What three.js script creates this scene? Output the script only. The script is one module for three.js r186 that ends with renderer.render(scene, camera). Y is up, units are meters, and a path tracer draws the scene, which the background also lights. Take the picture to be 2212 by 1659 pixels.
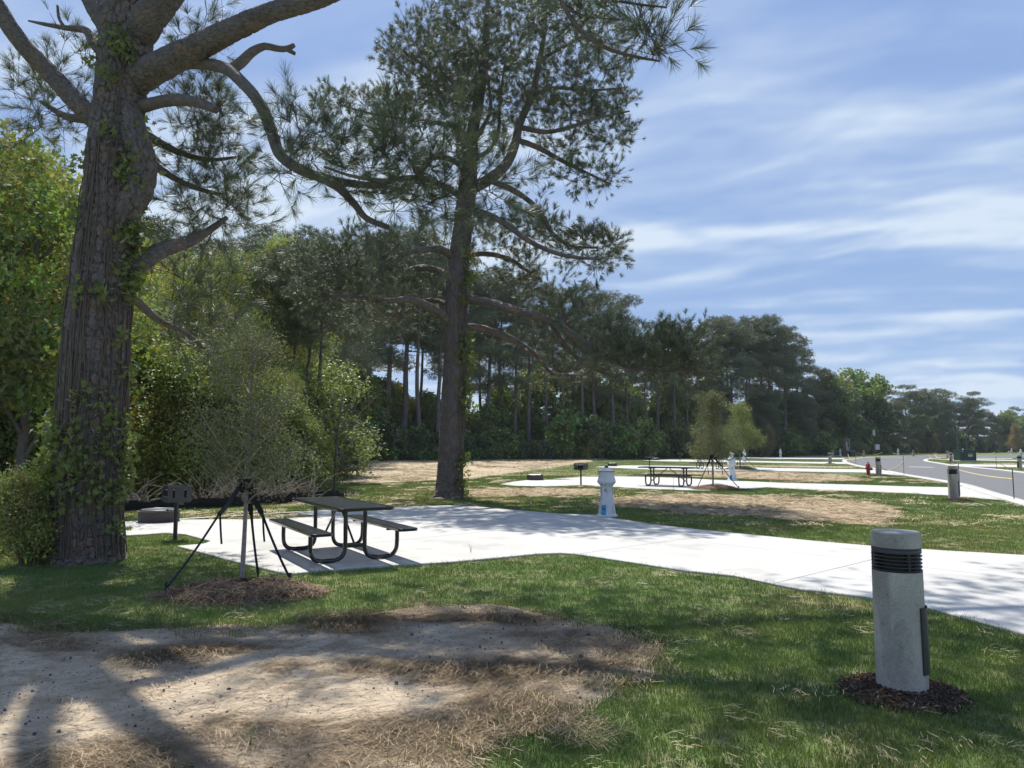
import * as THREE from 'three';
import { mergeGeometries } from 'three/addons/utils/BufferGeometryUtils.js';
import { RoundedBoxGeometry } from 'three/addons/geometries/RoundedBoxGeometry.js';

// ---------- camera, sky, sun, exposure ----------
const scene = new THREE.Scene();
const FPX = 720, HOR = 447.2, EYE = 1.6;                       // focal length and horizon line in pixels of a 1024 x 768 picture
const camera = new THREE.PerspectiveCamera(2 * Math.atan(384 / FPX) * 180 / Math.PI, 4 / 3, 0.05, 3000);
camera.position.set(0, EYE, 0);
camera.rotation.x = Math.atan((HOR - 384) / FPX);
camera.updateMatrixWorld();
const SUN_EL = 62 * Math.PI / 180, SUN_AZ = -22 * Math.PI / 180;    // azimuth from straight ahead (-z), negative to the left
const SUN = new THREE.Vector3(Math.sin(SUN_AZ) * Math.cos(SUN_EL), Math.sin(SUN_EL), -Math.cos(SUN_AZ) * Math.cos(SUN_EL));
const sun = new THREE.DirectionalLight(new THREE.Color(1.0, 0.945, 0.85), 5.0);
sun.position.copy(SUN).multiplyScalar(120); sun.castShadow = true; sun.shadow.mapSize.set(4096, 4096);
Object.assign(sun.shadow.camera, { left: -60, right: 60, top: 60, bottom: -60, near: 1, far: 400 });
scene.add(sun, sun.target);
const EXPOSURE = 1.4;

// ---------- small maths ----------
function mulberry(a) { return () => { a |= 0; a = a + 0x6D2B79F5 | 0; let t = Math.imul(a ^ a >>> 15, 1 | a); t = t + Math.imul(t ^ t >>> 7, 61 | t) ^ t; return ((t ^ t >>> 14) >>> 0) / 4294967296; }; }
const V = (x, y, z) => new THREE.Vector3(x, y, z);
const clamp = (x, a = 0, b = 1) => Math.min(b, Math.max(a, x));
const lerp = (a, b, t) => a + (b - a) * t;
const smooth = (a, b, x) => { const t = clamp((x - a) / (b - a)); return t * t * (3 - 2 * t); };
function hash2(x, y, s = 0) { let h = Math.imul(x, 374761393) + Math.imul(y, 668265263) + Math.imul(s, 974634777) | 0; h = Math.imul(h ^ h >>> 13, 1274126177); return ((h ^ h >>> 16) >>> 0) / 4294967296; }
function vnoise(x, y, s = 0, px = 0, py = 0) {                    // value noise, tiling if a period is given
  const x0 = Math.floor(x), y0 = Math.floor(y); let fx = x - x0, fy = y - y0; fx = fx * fx * (3 - 2 * fx); fy = fy * fy * (3 - 2 * fy);
  const m = (v, p) => p ? ((v % p) + p) % p : v;
  const a = hash2(m(x0, px), m(y0, py), s), b = hash2(m(x0 + 1, px), m(y0, py), s), c = hash2(m(x0, px), m(y0 + 1, py), s), d = hash2(m(x0 + 1, px), m(y0 + 1, py), s);
  return lerp(lerp(a, b, fx), lerp(c, d, fx), fy);
}
function fbm(x, y, o = 4, s = 0, px = 0, py = 0) { let a = 0.5, t = 0, n = 0; for (let k = 0; k < o; k++) { t += a * vnoise(x, y, s + k * 17, px, py); n += a; a *= 0.5; x *= 2; y *= 2; px *= 2; py *= 2; } return t / n; }
function worley(x, y, s, px, py) {                                // [F1, F2, cell id]
  const x0 = Math.floor(x), y0 = Math.floor(y); let f1 = 9, f2 = 9, id = 0;
  for (let j = -1; j <= 1; j++) for (let i = -1; i <= 1; i++) {
    const cx = x0 + i, cy = y0 + j, mx = px ? ((cx % px) + px) % px : cx, my = py ? ((cy % py) + py) % py : cy;
    const dx = cx + 0.1 + 0.8 * hash2(mx, my, s) - x, dy = cy + 0.1 + 0.8 * hash2(mx, my, s + 1) - y, d = Math.hypot(dx, dy);
    if (d < f1) { f2 = f1; f1 = d; id = hash2(mx, my, s + 2); } else if (d < f2) f2 = d;
  }
  return [f1, f2, id];
}
// photograph positions (2212 x 1659 grid) to rays, ground points and points at a depth
const K = 2212 / 1024, cp = Math.cos(camera.rotation.x), sp = Math.sin(camera.rotation.x);
function ray(X, Y) { const x = X / K - 512, y = 384 - Y / K; return V(x, y * cp + FPX * sp, y * sp - FPX * cp); }
function G(X, Y) { const r = ray(X, Y), t = EYE / -r.y; return V(r.x * t, 0, r.z * t); }
function P(X, Y, depth) { const r = ray(X, Y), t = depth / -r.z; return V(r.x * t, EYE + r.y * t, -depth); }
function inFrame(p, pad = 0) { const y = p.y - EYE, z = y * sp - p.z * cp, v = y * cp + p.z * sp; return z > 0.1 && Math.abs(p.x / z * FPX) < 512 + pad && Math.abs(v / z * FPX) < 384 + pad; }

// ---------- sky ----------
{
  const W = 2048, H = 1024, data = new Float32Array(W * H * 4);
  for (let j = 0; j < H; j++) {
    const el = ((j + 0.5) / H - 0.5) * Math.PI, y = Math.sin(el), c = Math.cos(el);
    for (let i = 0; i < W; i++) {
      const az = ((i + 0.5) / W - 0.5) * 2 * Math.PI, x = Math.cos(az) * c, z = Math.sin(az) * c;
      const up = Math.max(y, 0);
      const h = Math.exp(-up * 3.6);
      let r = lerp(0.140, 0.285, h), g = lerp(0.240, 0.415, h), b = lerp(0.500, 0.610, h);
      const cosS = x * SUN.x + y * SUN.y + z * SUN.z, glow = Math.pow(clamp(cosS * 0.5 + 0.5), 9) * 0.06 + 0.75 * Math.exp(-Math.pow(Math.acos(clamp(cosS, -1, 1)) / 0.27, 2));  // aureole round the unseen sun; its tight core is added as fill for the shade
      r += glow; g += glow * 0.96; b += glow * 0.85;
      if (y > 0) {
        const k = 1 / (y + 0.16), u0 = x * k, v0 = z * k, u = u0 * 0.95 + v0 * 0.26, v = v0 * 0.95 - u0 * 0.32;
        const wx = fbm(u * 0.8 + 3, v * 0.8, 4, 5) - 0.5, wy = fbm(u * 0.8, v * 0.8 + 8, 4, 6) - 0.5;
        const broad = fbm(u * 0.5 + wx * 1.5 + 6.3, v * 1.3 + wy * 1.3 + 1.6, 5, 11);
        const mid = fbm(u * 0.9 + wx * 2 + 9, v * 2.7 + wy * 2.4, 5, 17);
        const fine = fbm(u * 2.2 + wx * 4, v * 7.5 + wy * 5, 6, 23);
        const rip = fbm(u * 9 + wy * 7, v * 19 + wx * 7, 4, 37);
        const wisp = fbm(u * 2.6 + v * 1.6 + wx * 6, v * 9 - u * 2.4 + wy * 7, 6, 29);
        let cl = 0.10 + smooth(0.36, 0.68, broad * 0.5 + mid * 0.5) * 0.55 + smooth(0.40, 0.70, mid * 0.3 + fine * 0.4 + wisp * 0.3) * 0.55;
        cl *= 0.78 + 1.0 * (fine - 0.45) + 0.7 * (wisp - 0.47) + 0.7 * (rip - 0.5);
        cl *= lerp(0.22, 1.0, smooth(0.58, 0.26, y));
        cl = clamp(cl * 1.1, 0, 0.96);
        // soft heaps low over the horizon
        const hp = fbm(az * 9, el * 26 + 2, 5, 51), band = smooth(0.0, 0.02, el) * smooth(0.13, 0.04, el);
        const cu = smooth(0.47, 0.66, hp + band * 0.10 - 0.05) * band;
        cl = Math.max(cl, cu * 0.8);
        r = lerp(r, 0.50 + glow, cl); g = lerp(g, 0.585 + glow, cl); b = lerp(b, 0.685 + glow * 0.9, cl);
      }
      const o = (j * W + i) * 4; data[o] = r; data[o + 1] = g; data[o + 2] = b; data[o + 3] = 1;
    }
  }
  const sky = new THREE.DataTexture(data, W, H, THREE.RGBAFormat, THREE.FloatType);
  sky.mapping = THREE.EquirectangularReflectionMapping; sky.magFilter = sky.minFilter = THREE.LinearFilter; sky.needsUpdate = true;
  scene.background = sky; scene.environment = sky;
}

// ---------- naming, tagging ----------
const taken = {};
function numbered(n) { const k = taken[n] = (taken[n] ?? -1) + 1; return k ? n + '_' + String(k).padStart(3, '0') : n; }
function tag(o, label, category, group, kind) { Object.assign(o.userData, { label, category }); if (group) o.userData.group = group; if (kind) o.userData.kind = kind; return o; }
function thing(name, label, category, pos = V(0, 0, 0), turn = 0, group) { const o = new THREE.Group(); o.name = numbered(name); o.position.copy(pos); o.rotation.y = turn; scene.add(o); return tag(o, label, category, group); }
function mesh(name, geo, mat, parent) { const m = new THREE.Mesh(geo, mat); m.name = parent ? name : numbered(name); (parent ?? scene).add(m); return m; }
function copy(o, pos, turn = 0, scale = 1, label, group) { const c = o.clone(); c.userData = { ...o.userData }; c.name = numbered(o.name.replace(/_\d{3}$/, '')); scene.add(c); c.position.copy(pos); c.rotation.y = turn; typeof scale === 'number' ? c.scale.setScalar(scale) : c.scale.copy(scale); if (label) c.userData.label = label; if (group) c.userData.group = group; return c; }
function structure(o, label, category) { o.userData.kind = 'structure'; if (label) { o.userData.label = label; o.userData.category = category; } return o; }
const flat = g => { const n = g.index ? g.toNonIndexed() : g; for (const k of Object.keys(n.attributes)) if (!['position', 'normal', 'uv'].includes(k)) n.deleteAttribute(k); return n; };
const join = list => mergeGeometries(list.map(flat));
const box = (w, h, d, x = 0, y = 0, z = 0, r = 0.006) => new RoundedBoxGeometry(w, h, d, 2, Math.min(r, w / 2.1, h / 2.1, d / 2.1)).translate(x, y, z);
const cyl = (r0, r1, h, x = 0, y = 0, z = 0, s = 16) => new THREE.CylinderGeometry(r1, r0, h, s).translate(x, y + h / 2, z);
const rod = (pts, r, s = 8, n) => new THREE.TubeGeometry(new THREE.CatmullRomCurve3(pts, false, 'centripetal'), n ?? Math.max(4, pts.length * 5), r, s, false);
const bar = (a, b, r, s = 8) => { const d = b.clone().sub(a), g = new THREE.CylinderGeometry(r, r, d.length(), s); g.applyQuaternion(new THREE.Quaternion().setFromUnitVectors(V(0, 1, 0), d.clone().normalize())); return g.translate((a.x + b.x) / 2, (a.y + b.y) / 2, (a.z + b.z) / 2); };

// ---------- geometry collector ----------
class GB {
  constructor() { this.p = []; this.n = []; this.u = []; this.i = []; this.c = null; }
  get count() { return this.p.length / 3; }
  vert(p, n, u, v) { this.p.push(p.x, p.y, p.z); this.n.push(n.x, n.y, n.z); this.u.push(u, v); return this.count - 1; }
  tri(a, b, c, up) { const e = b.clone().sub(a), f = c.clone().sub(a), n = e.cross(f).normalize(); const k = this.count; this.vert(a, n, 0, 0); this.vert(b, n, 1, 0); this.vert(c, n, 0.5, 1); this.i.push(k, k + 1, k + 2); }
  // samples: [{p, r}], rings joined into a tube; disp(angle fraction, metres along, radius) adds to the radius
  tube(s, seg, disp, cap = true) {
    const n = s.length, T = s.map((q, k) => s[Math.min(k + 1, n - 1)].p.clone().sub(s[Math.max(k - 1, 0)].p).normalize());
    let side = Math.abs(T[0].y) < 0.9 ? V(0, 1, 0).cross(T[0]).normalize() : V(1, 0, 0).cross(T[0]).normalize(), along = 0;
    const k0 = this.count;
    for (let k = 0; k < n; k++) {
      if (k) along += s[k].p.distanceTo(s[k - 1].p);
      side.addScaledVector(T[k], -side.dot(T[k])).normalize();
      const oth = T[k].clone().cross(side);
      for (let a = 0; a <= seg; a++) {
        const f = a / seg, th = f * Math.PI * 2, d = V(0, 0, 0).addScaledVector(side, Math.cos(th)).addScaledVector(oth, Math.sin(th));
        const r = s[k].r + (disp ? disp(f === 1 ? 0 : f, along, s[k].r) : 0);
        this.vert(s[k].p.clone().addScaledVector(d, r), d, f * 2 * Math.PI * Math.max(s[k].r, 0.05), along);
      }
    }
    for (let k = 0; k < n - 1; k++) for (let a = 0; a < seg; a++) { const q = k0 + k * (seg + 1) + a, w = q + seg + 1; this.i.push(q, q + 1, w, q + 1, w + 1, w); }
    if (cap) { const e = k0 + (n - 1) * (seg + 1), c = this.vert(s[n - 1].p.clone().addScaledVector(T[n - 1], s[n - 1].r * 0.3), T[n - 1], 0, 0); for (let a = 0; a < seg; a++) this.i.push(e + a, e + a + 1, c); }
    if (disp) this.fix = [...(this.fix ?? []), [k0, n, seg]];
    return this;
  }
  build() {
    const g = new THREE.BufferGeometry();
    g.setAttribute('position', new THREE.Float32BufferAttribute(this.p, 3)); g.setAttribute('normal', new THREE.Float32BufferAttribute(this.n, 3)); g.setAttribute('uv', new THREE.Float32BufferAttribute(this.u, 2));
    if (this.c) g.setAttribute('color', new THREE.Float32BufferAttribute(this.c, 3));
    g.setIndex(this.i);
    if (this.fix) {
      g.computeVertexNormals(); const N = g.attributes.normal;
      for (const [k0, n, seg] of this.fix) for (let k = 0; k < n; k++) { const a = k0 + k * (seg + 1), b = a + seg, m = V(N.getX(a) + N.getX(b), N.getY(a) + N.getY(b), N.getZ(a) + N.getZ(b)).normalize(); N.setXYZ(a, m.x, m.y, m.z); N.setXYZ(b, m.x, m.y, m.z); }
    }
    return g;
  }
}
function spline(pts, step) {                                       // [[Vector3, radius]] to even samples
  if (pts.length < 2) return [];
  const c = new THREE.CatmullRomCurve3(pts.map(q => q[0]), false, 'centripetal'), L = c.getLength(), n = Math.max(pts.length, Math.ceil(L / step)), out = [];
  for (let k = 0; k <= n; k++) { const t = k / n, f = t * (pts.length - 1), a = Math.min(Math.floor(f), pts.length - 2); out.push({ p: c.getPoint(t), r: lerp(pts[a][1], pts[a + 1][1], f - a) }); }
  return out;
}
function instances(name, geo, mat, list, parent, kind = 'stuff') {  // list: [{p, q | d (+y goes there) , s, c}]
  const m = new THREE.InstancedMesh(geo, mat, list.length), M = new THREE.Matrix4(), q = new THREE.Quaternion(), sc = V(1, 1, 1), col = new THREE.Color(), Y = V(0, 1, 0), tw = new THREE.Quaternion();
  list.forEach((e, k) => {
    if (e.d) { q.setFromUnitVectors(Y, e.d); tw.setFromAxisAngle(Y, e.t ?? 0); q.multiply(tw); } else q.setFromAxisAngle(Y, e.t ?? 0);
    typeof e.s === 'number' ? sc.setScalar(e.s) : sc.copy(e.s ?? V(1, 1, 1));
    M.compose(e.p, q, sc); m.setMatrixAt(k, M);
    if (e.c) m.setColorAt(k, col.setRGB(...e.c));
  });
  m.name = parent ? name : numbered(name); m.userData.kind = kind; (parent ?? scene).add(m);
  return m;
}
const unit = R => { for (;;) { const v = V(R() * 2 - 1, R() * 2 - 1, R() * 2 - 1), l = v.length(); if (l > 0.05 && l < 1) return v.divideScalar(l); } };
const gauss = R => (R() + R() + R() + R() - 2) * 1.0;

// ---------- textures ----------
function texture(w, h, fn, srgb = true) {
  const d = new Uint8Array(w * h * 4);
  for (let j = 0; j < h; j++) for (let i = 0; i < w; i++) { const c = fn(i / w, j / h), o = (j * w + i) * 4; d[o] = clamp(c[0]) * 255; d[o + 1] = clamp(c[1]) * 255; d[o + 2] = clamp(c[2]) * 255; d[o + 3] = 255; }
  const t = new THREE.DataTexture(d, w, h, THREE.RGBAFormat); t.wrapS = t.wrapT = THREE.RepeatWrapping; t.magFilter = THREE.LinearFilter; t.minFilter = THREE.LinearMipmapLinearFilter; t.generateMipmaps = true; if (srgb) t.colorSpace = THREE.SRGBColorSpace; t.needsUpdate = true; return t;
}
const rep = (t, x, y = x) => { const c = t.clone(); c.repeat.set(x, y); c.needsUpdate = true; return c; };
const grey = v => [v, v, v];
const toS = c => c <= 0.0031308 ? c * 12.92 : 1.055 * Math.pow(c, 1 / 2.4) - 0.055;
const S3 = (r, g, b) => [toS(r), toS(g), toS(b)];
const std = o => new THREE.MeshStandardMaterial({ roughness: 0.85, ...o });
const phy = o => new THREE.MeshPhysicalMaterial({ roughness: 0.85, ...o });
const C = (r, g, b) => new THREE.Color().setRGB(r, g, b);

const barkMap = texture(512, 512, (u, v) => {
  const wx = fbm(u * 8, v * 8, 3, 3, 8, 8) * 0.5, w = worley(u * 10 + wx, v * 5 + wx * 0.5, 71, 10, 5), g = fbm(u * 24, v * 48, 4, 9, 24, 48), n = fbm(u * 4, v * 4, 3, 19, 4, 4);
  const red = smooth(0.72, 0.9, w[2]) * 0.8, k = 0.75 + 0.5 * g + 0.25 * (w[2] - 0.5) + 0.3 * (n - 0.5);
  return S3(lerp(0.145, 0.175, red) * k, lerp(0.125, 0.122, red) * k, lerp(0.112, 0.092, red) * k);
});
const barkBump = texture(512, 512, (u, v) => { const wx = fbm(u * 8, v * 8, 3, 3, 8, 8) * 0.5, w = worley(u * 10 + wx, v * 5 + wx * 0.5, 71, 10, 5); return grey(smooth(0.02, 0.28, w[1] - w[0]) * 0.75 + 0.25 * fbm(u * 32, v * 64, 3, 5, 32, 64)); }, false);
const speckle = texture(256, 256, (u, v) => grey(0.8 + 0.2 * fbm(u * 32, v * 32, 4, 41, 32, 32)));
const fineBump = texture(256, 256, (u, v) => grey(fbm(u * 40, v * 40, 4, 43, 40, 40)), false);
const concreteMap = texture(1024, 1024, (u, v) => {
  const big = fbm(u * 4, v * 4, 5, 61, 4, 4), broom = fbm(u * 6, v * 170, 3, 62, 6, 170), grain = fbm(u * 200, v * 200, 2, 63, 200, 200), st = fbm(u * 7, v * 7, 5, 64, 7, 7);
  const k = 0.9 + 0.14 * (big - 0.5) + 0.10 * (broom - 0.5) + 0.14 * (grain - 0.5) - 0.10 * smooth(0.58, 0.72, st);
  return S3(0.49 * k, 0.485 * k, 0.465 * k);
});
const concreteBump = texture(512, 512, (u, v) => grey(0.6 * fbm(u * 6, v * 120, 3, 65, 6, 120) + 0.4 * fbm(u * 90, v * 90, 3, 66, 90, 90)), false);
const groundMap = texture(1024, 1024, (u, v) => {
  const a = fbm(u * 6, v * 6, 5, 81, 6, 6), b = fbm(u * 60, v * 60, 3, 82, 60, 60), d = smooth(0.45, 0.7, fbm(u * 16, v * 16, 4, 83, 16, 16));
  const k = 0.6 + 0.8 * b, dry = clamp(d * 0.65 + (a - 0.5) * 0.8);
  return S3(lerp(0.085, 0.20, dry) * k, lerp(0.118, 0.175, dry) * k, lerp(0.030, 0.095, dry) * k);
});
const sandMap = texture(1024, 1024, (u, v) => {
  const a = fbm(u * 5, v * 5, 5, 91, 5, 5), b = fbm(u * 150, v * 150, 2, 92, 150, 150), c = fbm(u * 30, v * 30, 4, 93, 30, 30);
  const sp = smooth(0.74, 0.80, fbm(u * 110, v * 110, 2, 94, 110, 110)), k = (0.86 + 0.2 * (a - 0.5) + 0.22 * (b - 0.5) + 0.26 * (c - 0.5)) * (1 - 0.55 * sp);
  return S3(0.47 * k, 0.385 * k, 0.28 * k);
});
const asphaltMap = texture(512, 512, (u, v) => { const k = 0.75 + 0.35 * fbm(u * 128, v * 128, 2, 101, 128, 128) + 0.25 * (fbm(u * 5, v * 5, 4, 102, 5, 5) - 0.5); return S3(0.125 * k, 0.127 * k, 0.133 * k); });

// ---------- materials ----------
const M = {
  bark: std({ map: rep(barkMap, 0.55, 0.42), bumpMap: rep(barkBump, 0.55, 0.42), bumpScale: 0.03, roughness: 0.95 }),
  barkHero: std({ map: rep(barkMap, 0.7, 0.9), bumpMap: rep(barkBump, 1.5, 1.9), bumpScale: 0.014, roughness: 0.95 }),
  barkSmall: std({ map: rep(barkMap, 2.2, 1.6), bumpMap: rep(barkBump, 2.2, 1.6), bumpScale: 0.008, roughness: 0.95 }),
  barkPale: std({ color: C(1.9, 2.0, 2.0), map: rep(barkMap, 4, 6), bumpMap: rep(fineBump, 6, 6), bumpScale: 0.004, roughness: 0.9 }),
  vineStem: std({ color: C(0.13, 0.10, 0.075), bumpMap: rep(fineBump, 8, 8), bumpScale: 0.003 }),
  needle: phy({ color: C(0.150, 0.178, 0.088), roughness: 0.5, transmission: 0.4, thickness: 0, side: THREE.DoubleSide }),
  needleFar: std({ color: C(0.150, 0.178, 0.088), roughness: 0.45 }),
  leaf: phy({ color: C(0.20, 0.25, 0.045), roughness: 0.8, transmission: 0.55, thickness: 0, side: THREE.DoubleSide }),
  leafGlossy: phy({ color: C(0.195, 0.245, 0.05), roughness: 0.6, transmission: 0.5, thickness: 0, side: THREE.DoubleSide }),
  leafTawny: phy({ color: C(0.25, 0.20, 0.075), roughness: 0.8, transmission: 0.45, thickness: 0, side: THREE.DoubleSide }),
  leafOlive: phy({ color: C(0.155, 0.178, 0.06), roughness: 0.8, transmission: 0.4, thickness: 0, side: THREE.DoubleSide }),
  grass: phy({ color: C(0.150, 0.210, 0.032), roughness: 0.75, transmission: 0.42, thickness: 0, side: THREE.DoubleSide }),
  straw: std({ color: C(0.42, 0.34, 0.225), roughness: 0.8, side: THREE.DoubleSide }),
  ground: std({ map: rep(groundMap, 1 / 6), bumpMap: rep(fineBump, 1.2), bumpScale: 0.02, vertexColors: true, roughness: 1 }),
  sand: std({ map: rep(sandMap, 1 / 2.2), bumpMap: rep(fineBump, 0.8), bumpScale: 0.012, vertexColors: true, roughness: 1 }),
  concrete: std({ map: rep(concreteMap, 1 / 3.3), bumpMap: rep(concreteBump, 1 / 1.4), bumpScale: 0.0025, roughness: 0.9 }),
  kerb: std({ map: rep(concreteMap, 1 / 2.1), bumpMap: rep(concreteBump, 0.7), bumpScale: 0.003, roughness: 0.9 }),
  precast: std({ color: C(0.55, 0.515, 0.445), map: rep(texture(512, 512, (u, v) => { const a = fbm(u * 5, v * 5, 5, 111, 5, 5), b = fbm(u * 120, v * 120, 2, 112, 120, 120), pit = smooth(0.76, 0.8, fbm(u * 70, v * 70, 2, 113, 70, 70)), st = smooth(0.55, 0.7, fbm(u * 9, v * 3, 4, 114, 9, 3)); return grey(0.88 + 0.22 * (a - 0.5) + 0.12 * (b - 0.5) - 0.10 * pit - 0.08 * st); }), 1.0, 1.0), bumpMap: rep(fineBump, 5), bumpScale: 0.002, roughness: 0.92 }),
  asphalt: std({ map: rep(asphaltMap, 0.5), bumpMap: rep(fineBump, 3), bumpScale: 0.004, roughness: 0.85 }),
  paint: std({ color: C(0.7, 0.7, 0.68), map: rep(speckle, 1), roughness: 0.7 }),
  blackCoat: phy({ color: C(0.012, 0.014, 0.014), roughness: 0.24, clearcoat: 0.5, clearcoatRoughness: 0.2 }),
  blackSteel: std({ color: C(0.02, 0.021, 0.022), roughness: 0.55, bumpMap: rep(fineBump, 9), bumpScale: 0.001 }),
  greySteel: std({ color: C(0.055, 0.055, 0.06), roughness: 0.6, bumpMap: rep(fineBump, 9), bumpScale: 0.001 }),
  rustSteel: std({ color: C(0.075, 0.06, 0.055), map: rep(speckle, 2), roughness: 0.75 }),
  bareSteel: std({ color: C(0.35, 0.35, 0.36), roughness: 0.4, metalness: 0.8 }),
  bronze: std({ color: C(0.045, 0.042, 0.04), roughness: 0.5 }),
  strap: std({ color: C(0.012, 0.014, 0.018), roughness: 0.8, side: THREE.DoubleSide }),
  silt: std({ color: C(0.012, 0.012, 0.013), roughness: 0.75, bumpMap: rep(fineBump, 3), bumpScale: 0.02, side: THREE.DoubleSide }),
  white: std({ color: C(0.74, 0.76, 0.77), map: rep(speckle, 3), roughness: 0.45 }),
  blue: std({ color: C(0.03, 0.30, 0.52), roughness: 0.45 }),
  gold: std({ color: C(0.30, 0.20, 0.06), roughness: 0.45 }),
  greyPlate: std({ color: C(0.25, 0.26, 0.27), roughness: 0.5 }),
  red: phy({ color: C(0.30, 0.012, 0.022), roughness: 0.4, clearcoat: 0.3 }),
  green: std({ color: C(0.016, 0.045, 0.035), roughness: 0.5 }),
  yellow: std({ color: C(0.62, 0.52, 0.20), roughness: 0.7 }),
  rustStake: std({ color: C(0.10, 0.05, 0.035), roughness: 0.85 }),
  wood: std({ color: C(0.20, 0.10, 0.055), map: rep(speckle, 3), roughness: 0.85 }),
  paleWood: std({ color: C(0.30, 0.235, 0.16), map: rep(speckle, 3), roughness: 0.85 }),
  chip: std({ color: C(0.055, 0.03, 0.02), roughness: 0.9 }),
  stone: std({ color: C(0.10, 0.10, 0.11), roughness: 0.9 }),
  glassDark: std({ color: C(0.01, 0.01, 0.012), roughness: 0.2 }),
};

// ---------- ground, pads, road ----------
const poly = list => list.map(([x, y]) => { const g = G(x, y); return [g.x, g.z]; });
function inside(pl, x, z) { let c = false; for (let i = 0, j = pl.length - 1; i < pl.length; j = i++) if ((pl[i][1] > z) !== (pl[j][1] > z) && x < (pl[j][0] - pl[i][0]) * (z - pl[i][1]) / (pl[j][1] - pl[i][1]) + pl[i][0]) c = !c; return c; }
function sdist(pl, x, z) { let d = 1e9; for (let i = 0, j = pl.length - 1; i < pl.length; j = i++) { const ax = pl[j][0], az = pl[j][1], bx = pl[i][0] - ax, bz = pl[i][1] - az, t = clamp(((x - ax) * bx + (z - az) * bz) / (bx * bx + bz * bz || 1)); d = Math.min(d, Math.hypot(x - ax - bx * t, z - az - bz * t)); } return inside(pl, x, z) ? d : -d; }
const bbox = (pl, m = 0) => { let b = [1e9, -1e9, 1e9, -1e9]; for (const [x, z] of pl) { b = [Math.min(b[0], x), Math.max(b[1], x), Math.min(b[2], z), Math.max(b[3], z)]; } return [b[0] - m, b[1] + m, b[2] - m, b[3] + m]; };
function cut(pl, px, pz, nx, nz, off) {                             // keep the side where n.(p - p0) > off
  const out = []; const f = q => (q[0] - px) * nx + (q[1] - pz) * nz - off;
  for (let i = 0; i < pl.length; i++) { const a = pl[i], b = pl[(i + 1) % pl.length], fa = f(a), fb = f(b); if (fa >= 0) out.push(a); if ((fa < 0) !== (fb < 0)) { const t = fa / (fa - fb); out.push([lerp(a[0], b[0], t), lerp(a[1], b[1], t)]); } }
  return out;
}
function slabGeo(pl, top, thick, bevel = 0.008) {
  const s = new THREE.Shape(pl.map(([x, z]) => new THREE.Vector2(x, -z)));
  return new THREE.ExtrudeGeometry(s, { depth: thick - bevel, bevelEnabled: bevel > 0, bevelSize: bevel, bevelOffset: -bevel, bevelThickness: bevel, bevelSegments: 1, curveSegments: 2 }).rotateX(-Math.PI / 2).translate(0, top - thick, 0);
}

// the pads, in the photograph's grid
const pad1 = poly([[262, 1130], [330, 1127], [394, 1125], [523, 1124.5], [640, 1121], [691, 1117.5], [660, 1113], [637, 1108], [700, 1104], [770, 1101], [845, 1098], [910, 1095.5], [972, 1094], [1030, 1096], [1080, 1101], [1140, 1106], [1205, 1112], [1260, 1113.5], [1291, 1115], [1334, 1123], [1412, 1135.5], [1470, 1142], [1531, 1149], [1620, 1158], [1750, 1171], [1886, 1183], [2040, 1193], [2212, 1203], [2700, 1230], [2700, 1480], [2212, 1376], [2100, 1345], [1996, 1316], [1866, 1293], [1731, 1278], [1586, 1248], [1476, 1236], [1380, 1221], [1290, 1207], [1240, 1200], [1211, 1198], [1160, 1200], [1080, 1208], [972, 1218], [797, 1228], [694, 1237], [636, 1243], [612, 1242], [558, 1229], [513, 1218], [421, 1193], [383, 1183], [440, 1178], [455, 1172], [400, 1157], [358, 1154], [311, 1157.5], [264, 1160], [180, 1163], [180, 1133]]);
const pad2 = poly([[1080, 1047.5], [1105, 1042], [1137, 1038.5], [1190, 1037.5], [1242, 1037], [1195, 1035], [1256, 1031.5], [1328, 1030], [1385, 1031], [1450, 1033], [1512, 1036], [1594, 1040], [1683, 1044], [1836, 1048], [1955, 1052], [2050, 1054], [2079, 1051], [2120, 1064], [2180, 1083], [2078, 1075], [2053, 1072], [1890, 1063.5], [1751, 1059], [1657, 1054], [1585, 1058], [1530, 1061], [1471, 1060], [1393, 1057], [1324, 1053], [1256, 1049.5], [1180, 1052], [1120, 1051]]);
const pad3 = poly([[1285, 1009], [1349, 1006], [1430, 1006.5], [1512, 1008], [1590, 1009.5], [1683, 1012], [1869, 1015], [1897, 1016], [1950, 1028], [1869, 1021.5], [1683, 1018.5], [1625, 1016.5], [1570, 1017.5], [1512, 1017], [1412, 1015], [1340, 1012]]);
const pad4 = poly([[1388, 995], [1450, 993], [1512, 993.5], [1621, 996], [1734, 998], [1820, 998.8], [1830, 1002.8], [1734, 1001.3], [1621, 999], [1512, 998], [1440, 997]]);
const pad5 = poly([[1560, 986.3], [1600, 986.3], [1676, 988.8], [1823, 990.2], [1826, 992.3], [1676, 991.2], [1590, 989]]);
const pad6 = poly([[1690, 984.4], [1820, 984.3], [1820, 985.6], [1690, 986]]);
const pad7 = poly([[2052, 1004.5], [2077, 1003], [2300, 1007], [2300, 1011.5], [2212, 1010], [2120, 1008.6], [2077, 1008.6]]);
const pad8 = poly([[2010, 992.6], [2060, 992], [2212, 994], [2300, 995], [2300, 997.5], [2212, 996.3], [2060, 994]]);
const pad9 = poly([[2108, 989.5], [2190, 990], [2186, 991.2], [2108, 990.8]]);
const pads = [pad1, pad2, pad3, pad4, pad5, pad6, pad7, pad8, pad9];
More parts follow.
